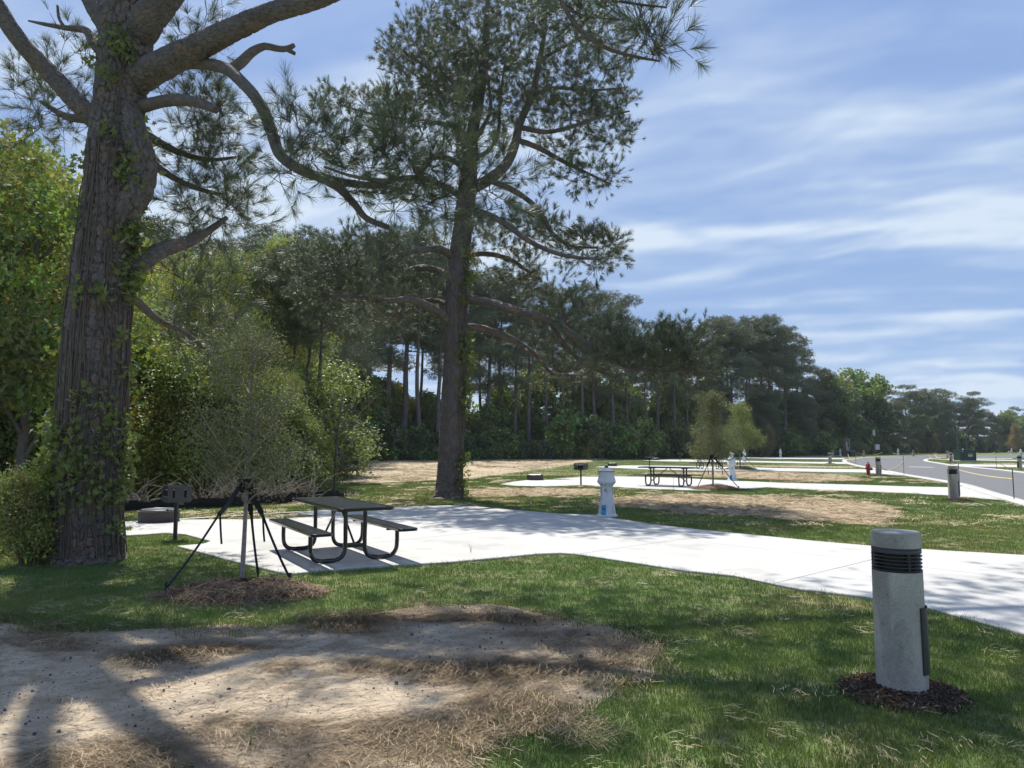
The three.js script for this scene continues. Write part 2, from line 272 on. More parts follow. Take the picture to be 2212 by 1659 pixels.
const roadPl = poly([[2700, 1240], [2212, 1090], [2191, 1084], [2079, 1049], [2052, 1044], [1953, 1027], [1897, 1015], [1862, 1009], [1837, 1003], [1825, 998], [1827, 994], [1842, 992], [1870, 989.5], [1910, 987.5], [1955, 986.2], [2006, 985.2], [2045, 984.8], [2120, 984.2], [2212, 983.8], [2400, 983.5], [2400, 987], [2212, 987.4], [2120, 988.2], [2045, 989.4], [2020, 991], [2004, 993], [1999, 995.5], [2003, 997.5], [2023, 1001], [2052, 1006], [2077, 1009], [2152, 1016], [2212, 1023], [2450, 1052], [2700, 1085]]);
const sand1 = poly([[-700, 1335], [-300, 1335], [0, 1345], [90, 1370], [250, 1368], [330, 1358], [480, 1346], [640, 1344], [760, 1325], [900, 1312], [1020, 1306], [1090, 1307], [1180, 1325], [1260, 1342], [1330, 1360], [1400, 1393], [1435, 1420], [1410, 1452], [1345, 1500], [1290, 1540], [1200, 1572], [1110, 1603], [1010, 1665], [900, 1760], [500, 2000], [-900, 2000]]);
const straw1 = poly([[1280, 1082], [1400, 1073], [1500, 1070], [1600, 1073], [1750, 1077], [1850, 1085], [1915, 1095], [1922, 1108], [1900, 1136], [1800, 1129], [1700, 1123], [1600, 1116], [1500, 1109], [1400, 1100], [1320, 1092]]);
const straw2 = poly([[1400, 1024], [1592, 1022], [1700, 1023], [1802, 1027], [1866, 1040], [1751, 1040], [1592, 1034], [1450, 1029]]);
const straw3 = poly([[1520, 1004], [1700, 1006], [1850, 1008], [1840, 1012], [1690, 1009], [1520, 1006]]);
const straw4 = poly([[1000, 1060], [1150, 1057], [1290, 1061], [1300, 1068], [1150, 1072], [1000, 1075]]);
const field = poly([[690, 1010], [730, 1000], [900, 994], [1100, 992.6], [1300, 992], [1260, 1000], [1180, 1012], [1080, 1024], [1000, 1036], [900, 1040], [780, 1046], [715, 1032]]);
const straw5 = poly([[2110, 1001], [2190, 1001], [2250, 1003], [2250, 1005], [2150, 1004]]);

{ // the lawn sheet: fine cells near, coarse far; broad dry and green areas tint it
  const xs = [], zs = [];
  for (let x = -400; x <= 500; x += Math.abs(x) < 60 ? 2 : 12) xs.push(x);
  for (let z = 40; z >= -700; z -= z > -120 ? 2 : 14) zs.push(z);
  const g = new GB(); g.c = [];
  for (const z of zs) for (const x of xs) {
    g.vert(V(x, 0, z), V(0, 1, 0), x, z);
    const n = fbm(x * 0.09 + 40, z * 0.09 + 90, 4, 121), m = fbm(x * 0.4, z * 0.4, 3, 122), dry = smooth(0.46, 0.66, n * 0.7 + m * 0.3);
    g.c.push(lerp(0.92, 1.55, dry), lerp(1.0, 1.28, dry), lerp(0.9, 1.35, dry));
  }
  for (let j = 0; j < zs.length - 1; j++) for (let i = 0; i < xs.length - 1; i++) { const a = j * xs.length + i, b = a + xs.length; g.i.push(a, a + 1, b, a + 1, b + 1, b); }
  structure(mesh('ground', g.build(), M.ground), 'flat grassy campground lawn with dry patches', 'lawn');
}
// a low sheet of loose matter whose ragged rim dips under the lawn
function patch(name, pl, cell, rise, bumps, mat, tint, seed, label, cat) {
  const [x0, x1, z0, z1] = bbox(pl, 0.6), nx = Math.ceil((x1 - x0) / cell[0]), nz = Math.ceil((z1 - z0) / cell[1]), g = new GB(); g.c = [];
  for (let j = 0; j <= nz; j++) for (let i = 0; i <= nx; i++) {
    const x = lerp(x0, x1, i / nx), z = lerp(z0, z1, j / nz), rag = (fbm(x * 2.2, z * 2.2, 4, seed) - 0.5) * 0.9 + (fbm(x * 9, z * 9, 2, seed + 3) - 0.5) * 0.25, sd = sdist(pl, x, z) + rag * Math.min(1, cell[0] * 8);
    const h = clamp(sd * 0.09, -0.04, rise) + (sd > 0 ? Math.min(1, sd * 4) * bumps * ((fbm(x * 1.6, z * 1.6, 3, seed + 5) - 0.45) + 0.5 * (fbm(x * 8, z * 8, 3, seed + 7) - 0.5)) : 0);
    g.vert(V(x, h, z), V(0, 1, 0), x, z); g.c.push(...tint(x, z, sd));
  }
  for (let j = 0; j < nz; j++) for (let i = 0; i < nx; i++) { const a = j * (nx + 1) + i, b = a + nx + 1; g.i.push(a, b, a + 1, a + 1, b, b + 1); }
  const q = g.build(); q.computeVertexNormals();
  return structure(mesh(name, q, mat), label, cat);
}
const drift = (x, z) => smooth(0.55, 0.70, fbm(x * 0.75 + 2, z * 1.9 + 5, 4, 201) + 0.06 * (fbm(x * 6, z * 9, 3, 202) - 0.5) * 2);   // where fallen needles have gathered
patch('sand_clearing', sand1, [0.04, 0.04], 0.022, 0.06, M.sand, (x, z) => { const d = clamp(drift(x, z) * 0.75 * (0.45 + 1.1 * fbm(x * 14, z * 22, 3, 205)) + 0.45 * smooth(0.5, 0.75, fbm(x * 3.2, z * 6, 4, 206))); return [lerp(1, 0.62, d), lerp(1, 0.57, d), lerp(1, 0.50, d)]; }, 210, 'pale sandy clearing strewn with dry pine needles', 'sand');
const strawTint = (x, z) => { const d = fbm(x * 1.2, z * 1.8, 4, 221); const k = 0.75 + 0.5 * fbm(x * 5, z * 6, 3, 222); return [lerp(0.58, 0.88, d) * k, lerp(0.53, 0.83, d) * k, lerp(0.45, 0.76, d) * k]; };
patch('straw_patch', straw1, [0.12, 0.12], 0.02, 0.02, M.sand, strawTint, 230, 'brown patch of dead straw in the lawn past the lighthouse pedestal', 'straw patch');
patch('straw_patch', straw2, [0.3, 0.3], 0.02, 0.02, M.sand, strawTint, 240, 'dry straw strip between the second and third concrete pads', 'straw patch');
patch('straw_patch', straw3, [0.4, 0.4], 0.02, 0.02, M.sand, strawTint, 250, 'thin dry strip beside the third concrete pad', 'straw patch');
patch('straw_patch', straw4, [0.2, 0.2], 0.02, 0.02, M.sand, strawTint, 260, 'thin dry straw patch beside the vine-clad pine', 'straw patch');
patch('straw_patch', straw5, [0.4, 0.4], 0.02, 0.02, M.sand, strawTint, 265, 'pale dry strip beside the green transformer cabinet', 'straw patch');
patch('sand_field', field, [0.4, 0.4], 0.03, 0.05, M.sand, (x, z) => { const d = fbm(x * 0.35, z * 0.6, 4, 271); return [lerp(0.78, 1.05, d), lerp(0.80, 1.08, d), lerp(0.74, 1.02, d)]; }, 270, 'bare sandy field at the foot of the pine wood', 'sand');

function pad(pl, label, joints = []) {
  const t = new THREE.Group(); t.name = numbered('concrete_pad'); scene.add(t); structure(t, label, 'concrete pad');
  let pieces = [pl];
  for (const [px, pz, nx, nz] of joints) pieces = pieces.flatMap(q => [cut(q, px, pz, nx, nz, 0.005), cut(q, px, pz, -nx, -nz, 0.005)]).filter(q => q.length > 2);
  for (const q of pieces) mesh('slab', slabGeo(q, 0.03, 0.14), M.concrete, t);
  return t;
}
{ // joints across the drive, and one along the site
  const dx = 0.66, dz = 0.75, at = (k) => [0.82 + dx * k, -(10.68) + dz * k, dx, dz];
  pad(pad1, 'bright concrete pad under the picnic table with steel fire ring', [at(-9.3), at(-6.2), at(-3.1), at(0), at(3.1), at(6.2), at(9.3), [1.9, -13.6, 0.75, -0.66]]);
  pad(pad2, 'concrete pad under the picnic table beside the staked sapling', [[-0.5, -29, 0.9, 0.1], [6, -27, 0.9, 0.2], [11, -26, 0.9, 0.2]]);
  pad(pad3, 'long thin concrete pad ending at the kerb behind the fire hydrant');
  pad(pad4, 'long thin concrete pad ending at the left bend of the road');
  pad(pad5, 'thin far concrete pad before the electric meter rack'); pad(pad6, 'thin far concrete pad below the dark wood');
  pad(pad7, 'concrete drive crossing the island past the green transformer cabinet'); pad(pad8, 'concrete strip behind the green transformer cabinet'); pad(pad9, 'short concrete strip right of the green transformer cabinet');
}
structure(mesh('road', slabGeo(roadPl, 0.02, 0.1, 0), M.asphalt), 'curved grey asphalt road', 'road');
function ribbon(pts, w, h, y0 = 0.02) {                              // a kerb: bevelled section along a line on the ground
  const g = new GB(), c = new THREE.CatmullRomCurve3(pts.map(([x, z]) => V(x, 0, z)), false, 'centripetal'), n = pts.length * 6;
  const sec = [[-w / 2, -0.1], [-w / 2, h - 0.02], [-w / 2 + 0.02, h], [w / 2 - 0.02, h], [w / 2, h - 0.02], [w / 2, -0.1]];
  for (let k = 0; k < n; k++) { const A = c.getPoint(k / n), B = c.getPoint((k + 1) / n), T0 = c.getTangent(k / n), T1 = c.getTangent((k + 1) / n), o = (p, t, s) => V(p.x - t.z * s[0], y0 + s[1], p.z + t.x * s[0]);
    for (let s = 0; s < 5; s++) { const a = o(A, T0, sec[s]), b = o(A, T0, sec[s + 1]), d = o(B, T1, sec[s]), e = o(B, T1, sec[s + 1]); g.tri(a, d, b); g.tri(b, d, e); } }
  const q = g.build(); const uv = q.attributes.uv, ps = q.attributes.position; for (let k = 0; k < uv.count; k++) uv.setXY(k, ps.getX(k), ps.getZ(k) + ps.getY(k)); return q;
}
const kerbA = poly([[2700, 1237], [2450, 1163], [2212, 1090], [2191, 1084], [2130, 1065], [2079, 1049], [2052, 1044], [2000, 1035], [1953, 1027], [1897, 1015], [1862, 1009], [1837, 1003], [1825, 998], [1827, 994], [1842, 992], [1870, 989.5], [1910, 987.5], [1955, 986.2], [2006, 985.2], [2045, 984.8], [2120, 984.2], [2212, 983.8], [2400, 983.5]]);
const kerbB = poly([[2400, 987], [2212, 987.4], [2120, 988.2], [2045, 989.4], [2020, 991], [2004, 993], [1999, 995.5], [2003, 997.5], [2023, 1001], [2052, 1006], [2077, 1009], [2152, 1016], [2212, 1023], [2450, 1052], [2700, 1085]]);
structure(mesh('kerb', ribbon(kerbA, 0.45, 0.05), M.kerb), 'pale concrete kerb along the outer edge of the road', 'kerb');
structure(mesh('kerb', ribbon(kerbB, 0.45, 0.07), M.kerb), 'pale concrete kerb round the grass island', 'kerb');
for (const [x0, y0, x1, y1, w, l] of [[1640 + 247, 988.5, 1941, 989.2, 0.3, 'white painted line at the left bend of the road'], [1966, 1009, 2012, 1010, 0.3, 'white painted line in the middle of the road']]) {
  void l; const a = G(x0 + (x0 < 1900 ? 12 : -2), y0), b = G(x1 + (x1 < 1950 ? 14 : 4), y1), d = b.clone().sub(a).normalize(), n = V(-d.z, 0, d.x).multiplyScalar(w * 1.4);
  const pl = [a.clone().add(n), b.clone().add(n), b.clone().sub(n), a.clone().sub(n)].map(p => [p.x, p.z]);
  structure(mesh('road_marking', slabGeo(pl, 0.026, 0.004, 0), M.paint), l, 'road marking');
}

// ---------- grass, straw, pebbles ----------
const sunk = pl => bbox(pl, 0.1); const padBoxes = [...pads, roadPl].map(sunk);
const onHard = (x, z) => [...pads, roadPl].some((pl, k) => { const b = padBoxes[k]; return x > b[0] && x < b[1] && z > b[2] && z < b[3] && inside(pl, x, z); });
const looseBoxes = [[sand1, 0.15], [straw1, 0.1], [straw2, 0.2], [field, 0.5]].map(([p, m]) => [p, bbox(p, 0.8), m]);
const onLoose = (x, z, k = 1) => { let m = -9; for (const [p, b] of looseBoxes) if (x > b[0] && x < b[1] && z > b[2] && z < b[3]) m = Math.max(m, sdist(p, x, z)); return m + (fbm(x * 2.2, z * 2.2, 4, 210) - 0.5) * 0.9 * k; };
function bladePatch(n, R0, h0, h1, w, seed, curl = 0.5) {
  const R = mulberry(seed), g = new GB();
  for (let k = 0; k < n; k++) {
    const a = R() * 6.283, r = Math.sqrt(R()) * R0, b = V(Math.cos(a) * r, -0.005, Math.sin(a) * r), h = lerp(h0, h1, R() * R()), th = R() * 6.283, s = V(Math.cos(th), 0, Math.sin(th)).multiplyScalar(w * 0.5 * (0.7 + 0.6 * R())), lean = V(R() - 0.5, 0, R() - 0.5).multiplyScalar(h * 1.5 * curl);
    const m = b.clone().add(V(0, h * 0.6, 0)).addScaledVector(lean, 0.35), t = b.clone().add(V(0, h, 0)).add(lean);
    g.tri(b.clone().sub(s), b.clone().add(s), m.clone().addScaledVector(s, 0.8)); g.tri(b.clone().sub(s), m.clone().addScaledVector(s, 0.8), m.clone().addScaledVector(s, -0.8)); g.tri(m.clone().addScaledVector(s, -0.8), m.clone().addScaledVector(s, 0.8), t);
  }
  return g.build();
}
function strawPatch(n, R0, l0, l1, w, h, seed) {
  const R = mulberry(seed), g = new GB();
  for (let k = 0; k < n; k++) {
    const a = R() * 6.283, r = Math.sqrt(R()) * R0, c = V(Math.cos(a) * r, R() * R() * h, Math.sin(a) * r), th = gauss(R) * 0.9, d = V(Math.cos(th), (R() - 0.5) * 0.35, Math.sin(th)), s = V(-Math.sin(th), 0.3, Math.cos(th)).multiplyScalar(w / 2), L = lerp(l0, l1, R()) / 2, bend = V((R() - 0.5) * L * 0.5, R() * L * 0.25, (R() - 0.5) * L * 0.5);
    const A = c.clone().addScaledVector(d, -L), B = c.clone().addScaledVector(d, L); c.add(bend); A.y = Math.max(A.y, 0.001); B.y = Math.max(B.y, 0.001);
    for (const [p, q] of [[A, c], [c, B]]) { g.tri(p.clone().sub(s), p.clone().add(s), q.clone().add(s)); g.tri(p.clone().sub(s), q.clone().add(s), q.clone().sub(s)); }
  }
  return g.build();
}
const dryness = (x, z) => smooth(0.50, 0.72, fbm(x * 0.55 + 7, z * 0.75 + 3, 4, 301));
{
  const R = mulberry(77), near = [[], [], []], mid = [[], []], far = [], dryNear = [], dryMid = [], mound = [G(525, 1280), G(1541, 1060)];
  const tone = (x, z, d) => { const n = fbm(x * 1.1, z * 1.1, 3, 311), k = 0.72 + 0.55 * n; return [lerp(0.86, 1.55, d) * k, lerp(1.0, 1.15, d) * k, lerp(0.9, 1.3, d) * k]; };
  for (let z = -2.4; z > -15; z -= z > -7 ? 0.135 : 0.19) for (let x = z * 0.80 - 1; x < -z * 0.80 + 1; x += z > -7 ? 0.135 : 0.19) {
    const px = x + (R() - 0.5) * 0.14, pz = z + (R() - 0.5) * 0.14; if (onHard(px, pz)) continue;
    const l = onLoose(px, pz); if (l > 0.02) continue;
    if (Math.hypot((px - mound[0].x) / 0.8, (pz - mound[0].z) / 0.45) < 1) continue;
    const d = dryness(px, pz), q = { p: V(px, 0, pz), t: R() * 6.28, s: V(1, 0.75 + 0.5 * R(), 1).multiplyScalar(1 + 0.15 * R()), c: tone(px, pz, d * 0.45) };
    near[Math.floor(R() * 3)].push(q);
    if (R() < 0.035 + 0.11 * d + (l > -0.3 ? 0.15 : 0)) dryNear.push({ p: V(px, 0.02 + 0.02 * R(), pz), t: R() * 6.28, s: 0.7 + 0.6 * R(), c: grey(0.8 + 0.5 * R()) });
  }
  for (let z = -15; z > -40; z -= 0.42) for (let x = z * 0.76 - 1; x < -z * 0.76 + 1; x += 0.42) {
    const px = x + (R() - 0.5) * 0.4, pz = z + (R() - 0.5) * 0.4; if (onHard(px, pz)) continue; const l = onLoose(px, pz); if (l > 0 && R() > 0.16) continue;
    if (z < -19 && px < -6 - (-z - 19) * 0.1 && px < -6) { if (R() < 0.5) continue; }
    const d = dryness(px, pz); mid[Math.floor(R() * 2)].push({ p: V(px, 0, pz), t: R() * 6.28, s: V(1, 0.7 + 0.5 * R(), 1), c: tone(px, pz, d) });
    if (R() < 0.05 + 0.3 * d) dryMid.push({ p: V(px, 0.02, pz), t: R() * 6.28, s: 1.5 + R(), c: grey(0.8 + 0.5 * R()) });
  }
  for (let z = -40; z > -105; z -= 1.25) for (let x = z * 0.75; x < -z * 0.75; x += 1.25) {
    const px = x + (R() - 0.5) * 1.2, pz = z + (R() - 0.5) * 1.2; if (onHard(px, pz) || R() < 0.3) continue; const l = onLoose(px, pz); if (l > 0 && R() > 0.12) continue;
    far.push({ p: V(px, 0, pz), t: R() * 6.28, s: V(1, 0.6 + 0.6 * R(), 1), c: tone(px, pz, dryness(px, pz)) });
  }
  const lawn = (o, label) => tag(o, label, 'grass', null, 'stuff');
  near.forEach((l, k) => lawn(instances('lawn_grass', bladePatch(120, 0.15, 0.025, 0.07, 0.0042, 400 + k, 0.7), M.grass, l), 'short green lawn grass round the sandy clearing'));
  mid.forEach((l, k) => lawn(instances('lawn_grass', bladePatch(150, 0.36, 0.03, 0.085, 0.009, 410 + k, 0.7), M.grass, l), 'green lawn grass between the concrete pads'));
  lawn(instances('lawn_grass', bladePatch(150, 1.0, 0.02, 0.07, 0.03, 420), M.grass, far), 'thin far lawn grass of the back campsites');
  lawn(instances('dry_grass', strawPatch(18, 0.16, 0.04, 0.10, 0.0022, 0.03, 430), M.straw, dryNear), 'loose dry straw lying in the lawn');
  lawn(instances('dry_grass', strawPatch(26, 0.2, 0.06, 0.14, 0.005, 0.03, 431), M.straw, dryMid), 'dry straw in the lawn farther back');
  // fallen needles on the sand
  const ns = [], edge = [], peb = [], big = [];
  const [x0, x1, z0, z1] = bbox(sand1, 0);
  const zs1 = Math.min(z1, -2.3);
  for (let k = 0; k < 15000; k++) {
    const x = lerp(Math.max(x0, -7.5), x1, R()), z = lerp(z0, zs1, R()); if (Math.abs(x) > -z * 0.8 + 0.6) continue;
    const sd = onLoose(x, z); if (sd < 0) continue;
    const d = drift(x, z), rim = smooth(0.45, 0.05, sd);
    if (R() < Math.max(d * 0.72, rim * 0.34, 0.09)) ns.push({ p: V(x, 0.026 + 0.012 * R() + 0.025 * d * R(), z), t: gauss(R) * 0.8 + 0.15, s: 0.8 + 0.5 * R(), c: (v => [v, v * 0.95, v * 0.9])(0.5 + 0.8 * R()) });
    else if (R() < 0.3) peb.push({ p: V(x, 0.02 + 0.01 * R(), z), d: unit(R), s: 0.003 + 0.007 * Math.pow(R(), 4), c: grey(0.5 + 1.8 * R() * R()) });
    if (R() < 0.012) big.push({ p: V(x, 0.025, z), d: unit(R), s: V(0.014, 0.009, 0.011).multiplyScalar(0.5 + R()), c: grey(0.6 + 1.3 * R()) });
    if (sd < 0.3 && R() < 0.06) edge.push({ p: V(x, 0.01, z), t: R() * 6, s: 0.8 + 0.6 * R(), c: [1.2, 1, 1] });
  }
  tag(instances('fallen_needles', strawPatch(34, 0.19, 0.06, 0.16, 0.0020, 0.02, 440), M.straw, ns), 'drifts of fallen pine needles on the sand', 'pine needles', null, 'stuff');
  const rock = new THREE.IcosahedronGeometry(1, 1); { const a = rock.attributes.position, q = V(0, 0, 0); for (let k = 0; k < a.count; k++) { q.fromBufferAttribute(a, k); q.multiplyScalar(0.75 + 0.5 * vnoise(q.x * 2 + 5, q.y * 2 + q.z * 1.7 + 5, 450)); a.setXYZ(k, q.x, q.y, q.z); } rock.computeVertexNormals(); }
  tag(instances('pebbles', rock, M.stone, peb.concat(big)), 'scattered dark pebbles on the sand', 'pebbles', null, 'stuff');
  lawn(instances('sprouting_grass', bladePatch(30, 0.09, 0.04, 0.12, 0.004, 460), M.grass, edge), 'sparse green shoots coming up in the sand');
  // dead straw on the brown patches
  const st = [];
  for (const [pl, n, s] of [[straw1, 3600, 1.1], [straw2, 1800, 1.9], [straw4, 700, 1.4], [field, 1800, 3]]) { const b = bbox(pl, 0); for (let k = 0; k < n; k++) { const x = lerp(b[0], b[1], R()), z = lerp(b[2], b[3], R()); if (sdist(pl, x, z) > -0.1) st.push({ p: V(x, 0.018, z), t: R() * 6, s: s * (0.8 + 0.6 * R()), c: (v => [v, v * 0.97, v * 0.92])(0.55 + 0.85 * R()) }); } }
  tag(instances('dead_straw', strawPatch(40, 0.25, 0.06, 0.16, 0.0045, 0.04, 470), M.straw, st), 'dead straw covering the brown lawn patches', 'straw', null, 'stuff');
}

// ---------- foliage pieces ----------
function tuftGeo(n, len, w, twig, seed, spread = 1) {                // a pine tuft: needles round a twig that points along +y
  const R = mulberry(seed), g = new GB();
  for (let k = 0; k < n; k++) {
    const y = twig * (0.15 + 0.85 * R()), th = R() * 6.283, up = lerp(1.25, 0.15, Math.pow(R(), 0.8)) * spread, d = V(Math.cos(th) * Math.sin(up), Math.cos(up), Math.sin(th) * Math.sin(up)), L = len * (0.75 + 0.4 * R());
    const s = d.clone().cross(unit(R)).normalize().multiplyScalar(w / 2), a = V(0, y, 0), m = a.clone().addScaledVector(d, L * 0.6), t = a.clone().addScaledVector(d, L).add(V(0, -L * 0.10, 0));
    g.tri(a.clone().sub(s), a.clone().add(s), m.clone().add(s)); g.tri(a.clone().sub(s), m.clone().add(s), m.clone().sub(s)); g.tri(m.clone().sub(s), m.clone().add(s), t);
  }
  return g.build();
}
function clumpGeo(n, R0, len, w, seed) {                             // several tufts seen from far
  const R = mulberry(seed), g = new GB();
  for (let k = 0; k < n; k++) {
    const c = unit(R).multiplyScalar(R0 * Math.cbrt(R())); c.y *= 0.7; const o = c.clone().add(V(0, 0.25 * R0, 0)).normalize();
    for (let q = 0; q < 9; q++) { const d = unit(R).addScaledVector(o, 0.9).normalize(), s = d.clone().cross(unit(R)).normalize().multiplyScalar(w / 2); g.tri(c.clone().sub(s), c.clone().add(s), c.clone().addScaledVector(d, len * (0.7 + 0.5 * R()))); }
  }
  return g.build();
}
function leafGeo(n, R0, len, wid, seed, up = 0.6) {                  // a spray of folded leaves
  const R = mulberry(seed), g = new GB();
  for (let k = 0; k < n; k++) {
    const c = unit(R).multiplyScalar(R0 * Math.cbrt(R())), N = unit(R).add(V(0, up, 0)).normalize(), d = N.clone().cross(unit(R)).normalize(), s = d.clone().cross(N), L = len * (0.7 + 0.6 * R()), w = wid * (0.7 + 0.6 * R());
    const tip = c.clone().addScaledVector(d, L).addScaledVector(N, -L * 0.2), m = c.clone().addScaledVector(d, L * 0.45), a = m.clone().addScaledVector(s, w / 2).addScaledVector(N, w * 0.18), b = m.clone().addScaledVector(s, -w / 2).addScaledVector(N, w * 0.18), e = m.clone();
    g.tri(c, a, e); g.tri(a, tip, e); g.tri(c, e, b); g.tri(e, tip, b);
  }
  return g.build();
}
function lobedLeaf(n, R0, len, seed, up = 0.5) {                     // broad lobed leaves (five points), some size
  const R = mulberry(seed), g = new GB();
  for (let k = 0; k < n; k++) {
    const c = unit(R).multiplyScalar(R0 * Math.cbrt(R())), N = unit(R).add(V(0, up, 0)).normalize(), d = N.clone().cross(unit(R)).normalize(), s = d.clone().cross(N), L = len * (0.7 + 0.6 * R());
    const pt = (x, y, z = 0) => c.clone().addScaledVector(s, x * L).addScaledVector(d, y * L).addScaledVector(N, z * L);
    const o = pt(0, 0.35, 0), ring = [pt(0, 0), pt(0.42, 0.1, 0.12), pt(0.22, 0.38, 0.03), pt(0.55, 0.62, 0.1), pt(0.2, 0.66, 0.02), pt(0, 1, -0.1), pt(-0.2, 0.66, 0.02), pt(-0.55, 0.62, 0.1), pt(-0.22, 0.38, 0.03), pt(-0.42, 0.1, 0.12)];
    for (let q = 0; q < 10; q++) g.tri(o, ring[q], ring[(q + 1) % 10]);
  }
  return g.build();
}
const TUFT = [tuftGeo(70, 0.23, 0.0038, 0.16, 501), tuftGeo(64, 0.20, 0.0038, 0.12, 502), tuftGeo(56, 0.21, 0.0038, 0.2, 503, 0.8), tuftGeo(44, 0.17, 0.0038, 0.22, 506, 0.7)];
const TUFT2 = [tuftGeo(60, 0.21, 0.0062, 0.15, 504), tuftGeo(54, 0.19, 0.0062, 0.12, 505, 0.9), tuftGeo(46, 0.17, 0.0062, 0.22, 507, 0.75)];
const CLUMP = [clumpGeo(11, 0.45, 0.32, 0.034, 511), clumpGeo(10, 0.42, 0.30, 0.034, 512)];
const LOBED = lobedLeaf(14, 0.36, 0.13, 521), LOBED_SMALL = lobedLeaf(7, 0.16, 0.10, 522);
const LEAF = leafGeo(26, 0.34, 0.09, 0.055, 523), LEAF_FAR = leafGeo(17, 0.72, 0.40, 0.27, 524, 0.9), LEAF_TINY = leafGeo(30, 0.20, 0.036, 0.016, 525, 0.2), LEAF_BUSH = leafGeo(24, 0.18, 0.055, 0.03, 526, 0.5);

// twigs that reach from a skeleton to each target, nearest first; returns where tufts sit
function reach(gb, nodes, targets, o, R) {
  const out = [], left = targets.map(t => ({ t, d: 1e9, n: null }));
  for (const e of left) for (const q of nodes) { const d = q.p.distanceTo(e.t) + (q.p.y > e.t.y + 0.4 ? 0.25 : 0); if (d < e.d) { e.d = d; e.n = q; } }
  while (left.length) {
    let b = 0; for (let k = 1; k < left.length; k++) if (left[k].d < left[b].d) b = k;
    const e = left.splice(b, 1)[0], A = e.n.p, T = e.t, L = A.distanceTo(T); if (L < 0.03) continue;
    const r0 = Math.min(e.n.r * 0.7, o.r0 + o.rl * L), dir = T.clone().sub(A).normalize(), mid = A.clone().lerp(T, 0.5).add(V(gauss(R), gauss(R), gauss(R)).multiplyScalar(L * 0.12)).add(V(0, -L * o.sag, 0));
    const s = spline([[A.clone(), r0], [mid, lerp(r0, o.r1, 0.5)], [T, o.r1]], Math.max(0.22, L / 5)); gb.tube(s, L > 0.9 ? 5 : 4, null, false);
    const fresh = s.slice(1); for (const f of left) for (const q of fresh) { const d = q.p.distanceTo(f.t) + (q.p.y > f.t.y + 0.4 ? 0.25 : 0); if (d < f.d) { f.d = d; f.n = q; } }
    const end = T.clone().sub(mid).normalize(); void dir;
    out.push({ p: T, d: end });
  }
  return out;
}
function tufts(gb, ends, per, R, o = {}) {                          // short shoots with a tuft on each
  const list = [];
  for (const e of ends) {
    const n = per + Math.floor(R() * 2);
    for (let k = 0; k < n; k++) {
      const d = e.d.clone().multiplyScalar(0.7).add(unit(R).multiplyScalar(0.95)).add(V(0, o.up ?? 0.35, 0)).normalize(), L = k ? (o.len ?? 0.3) * (0.5 + R()) : 0.02, p = e.p.clone().addScaledVector(d, L);
      if (k) gb.tube([{ p: e.p, r: 0.0055 }, { p, r: 0.004 }], 3, null, false);
      if (o.keep && !o.keep(p)) continue;
      list.push({ p, d, t: R() * 6.28, s: (o.s ?? 1) * (0.62 + 0.66 * R()), c: (c => [c, c * (0.95 + 0.1 * R()), c * (0.8 + 0.3 * R())])(0.75 + 0.55 * R()) });
    }
  }
  return list;
}
const local = (list, b) => list.map(e => ({ ...e, p: e.p.clone().sub(b) }));
const split = (list, n, R) => { const o = Array.from({ length: n }, () => []); for (const e of list) o[Math.floor(R() * n)].push(e); return o; };
const plates = (cu, cv, amp, seed) => (f, along, r) => { const n = Math.max(6, Math.round(cu)); const wob = fbm(f * n * 0.5, along * 1.4, 3, seed, Math.round(n * 0.5)) * 0.9, w = worley(f * n + wob * 0.8, along * cv + wob * 0.9, seed + 3, n, 0); return Math.min(1, r / 0.2) * amp * (smooth(0.02, 0.15, w[1] - w[0]) - 0.75 + 0.5 * (w[2] - 0.5) + 0.5 * (fbm(f * n * 4, along * cv * 5, 2, seed + 9, n * 4) - 0.5)); };

// limb: list of [X, Y, depth, width] in the photograph's grid
const limb = list => list.map(([X, Y, d, w]) => [P(X, Y, d), w / 1555 * d / 2]);

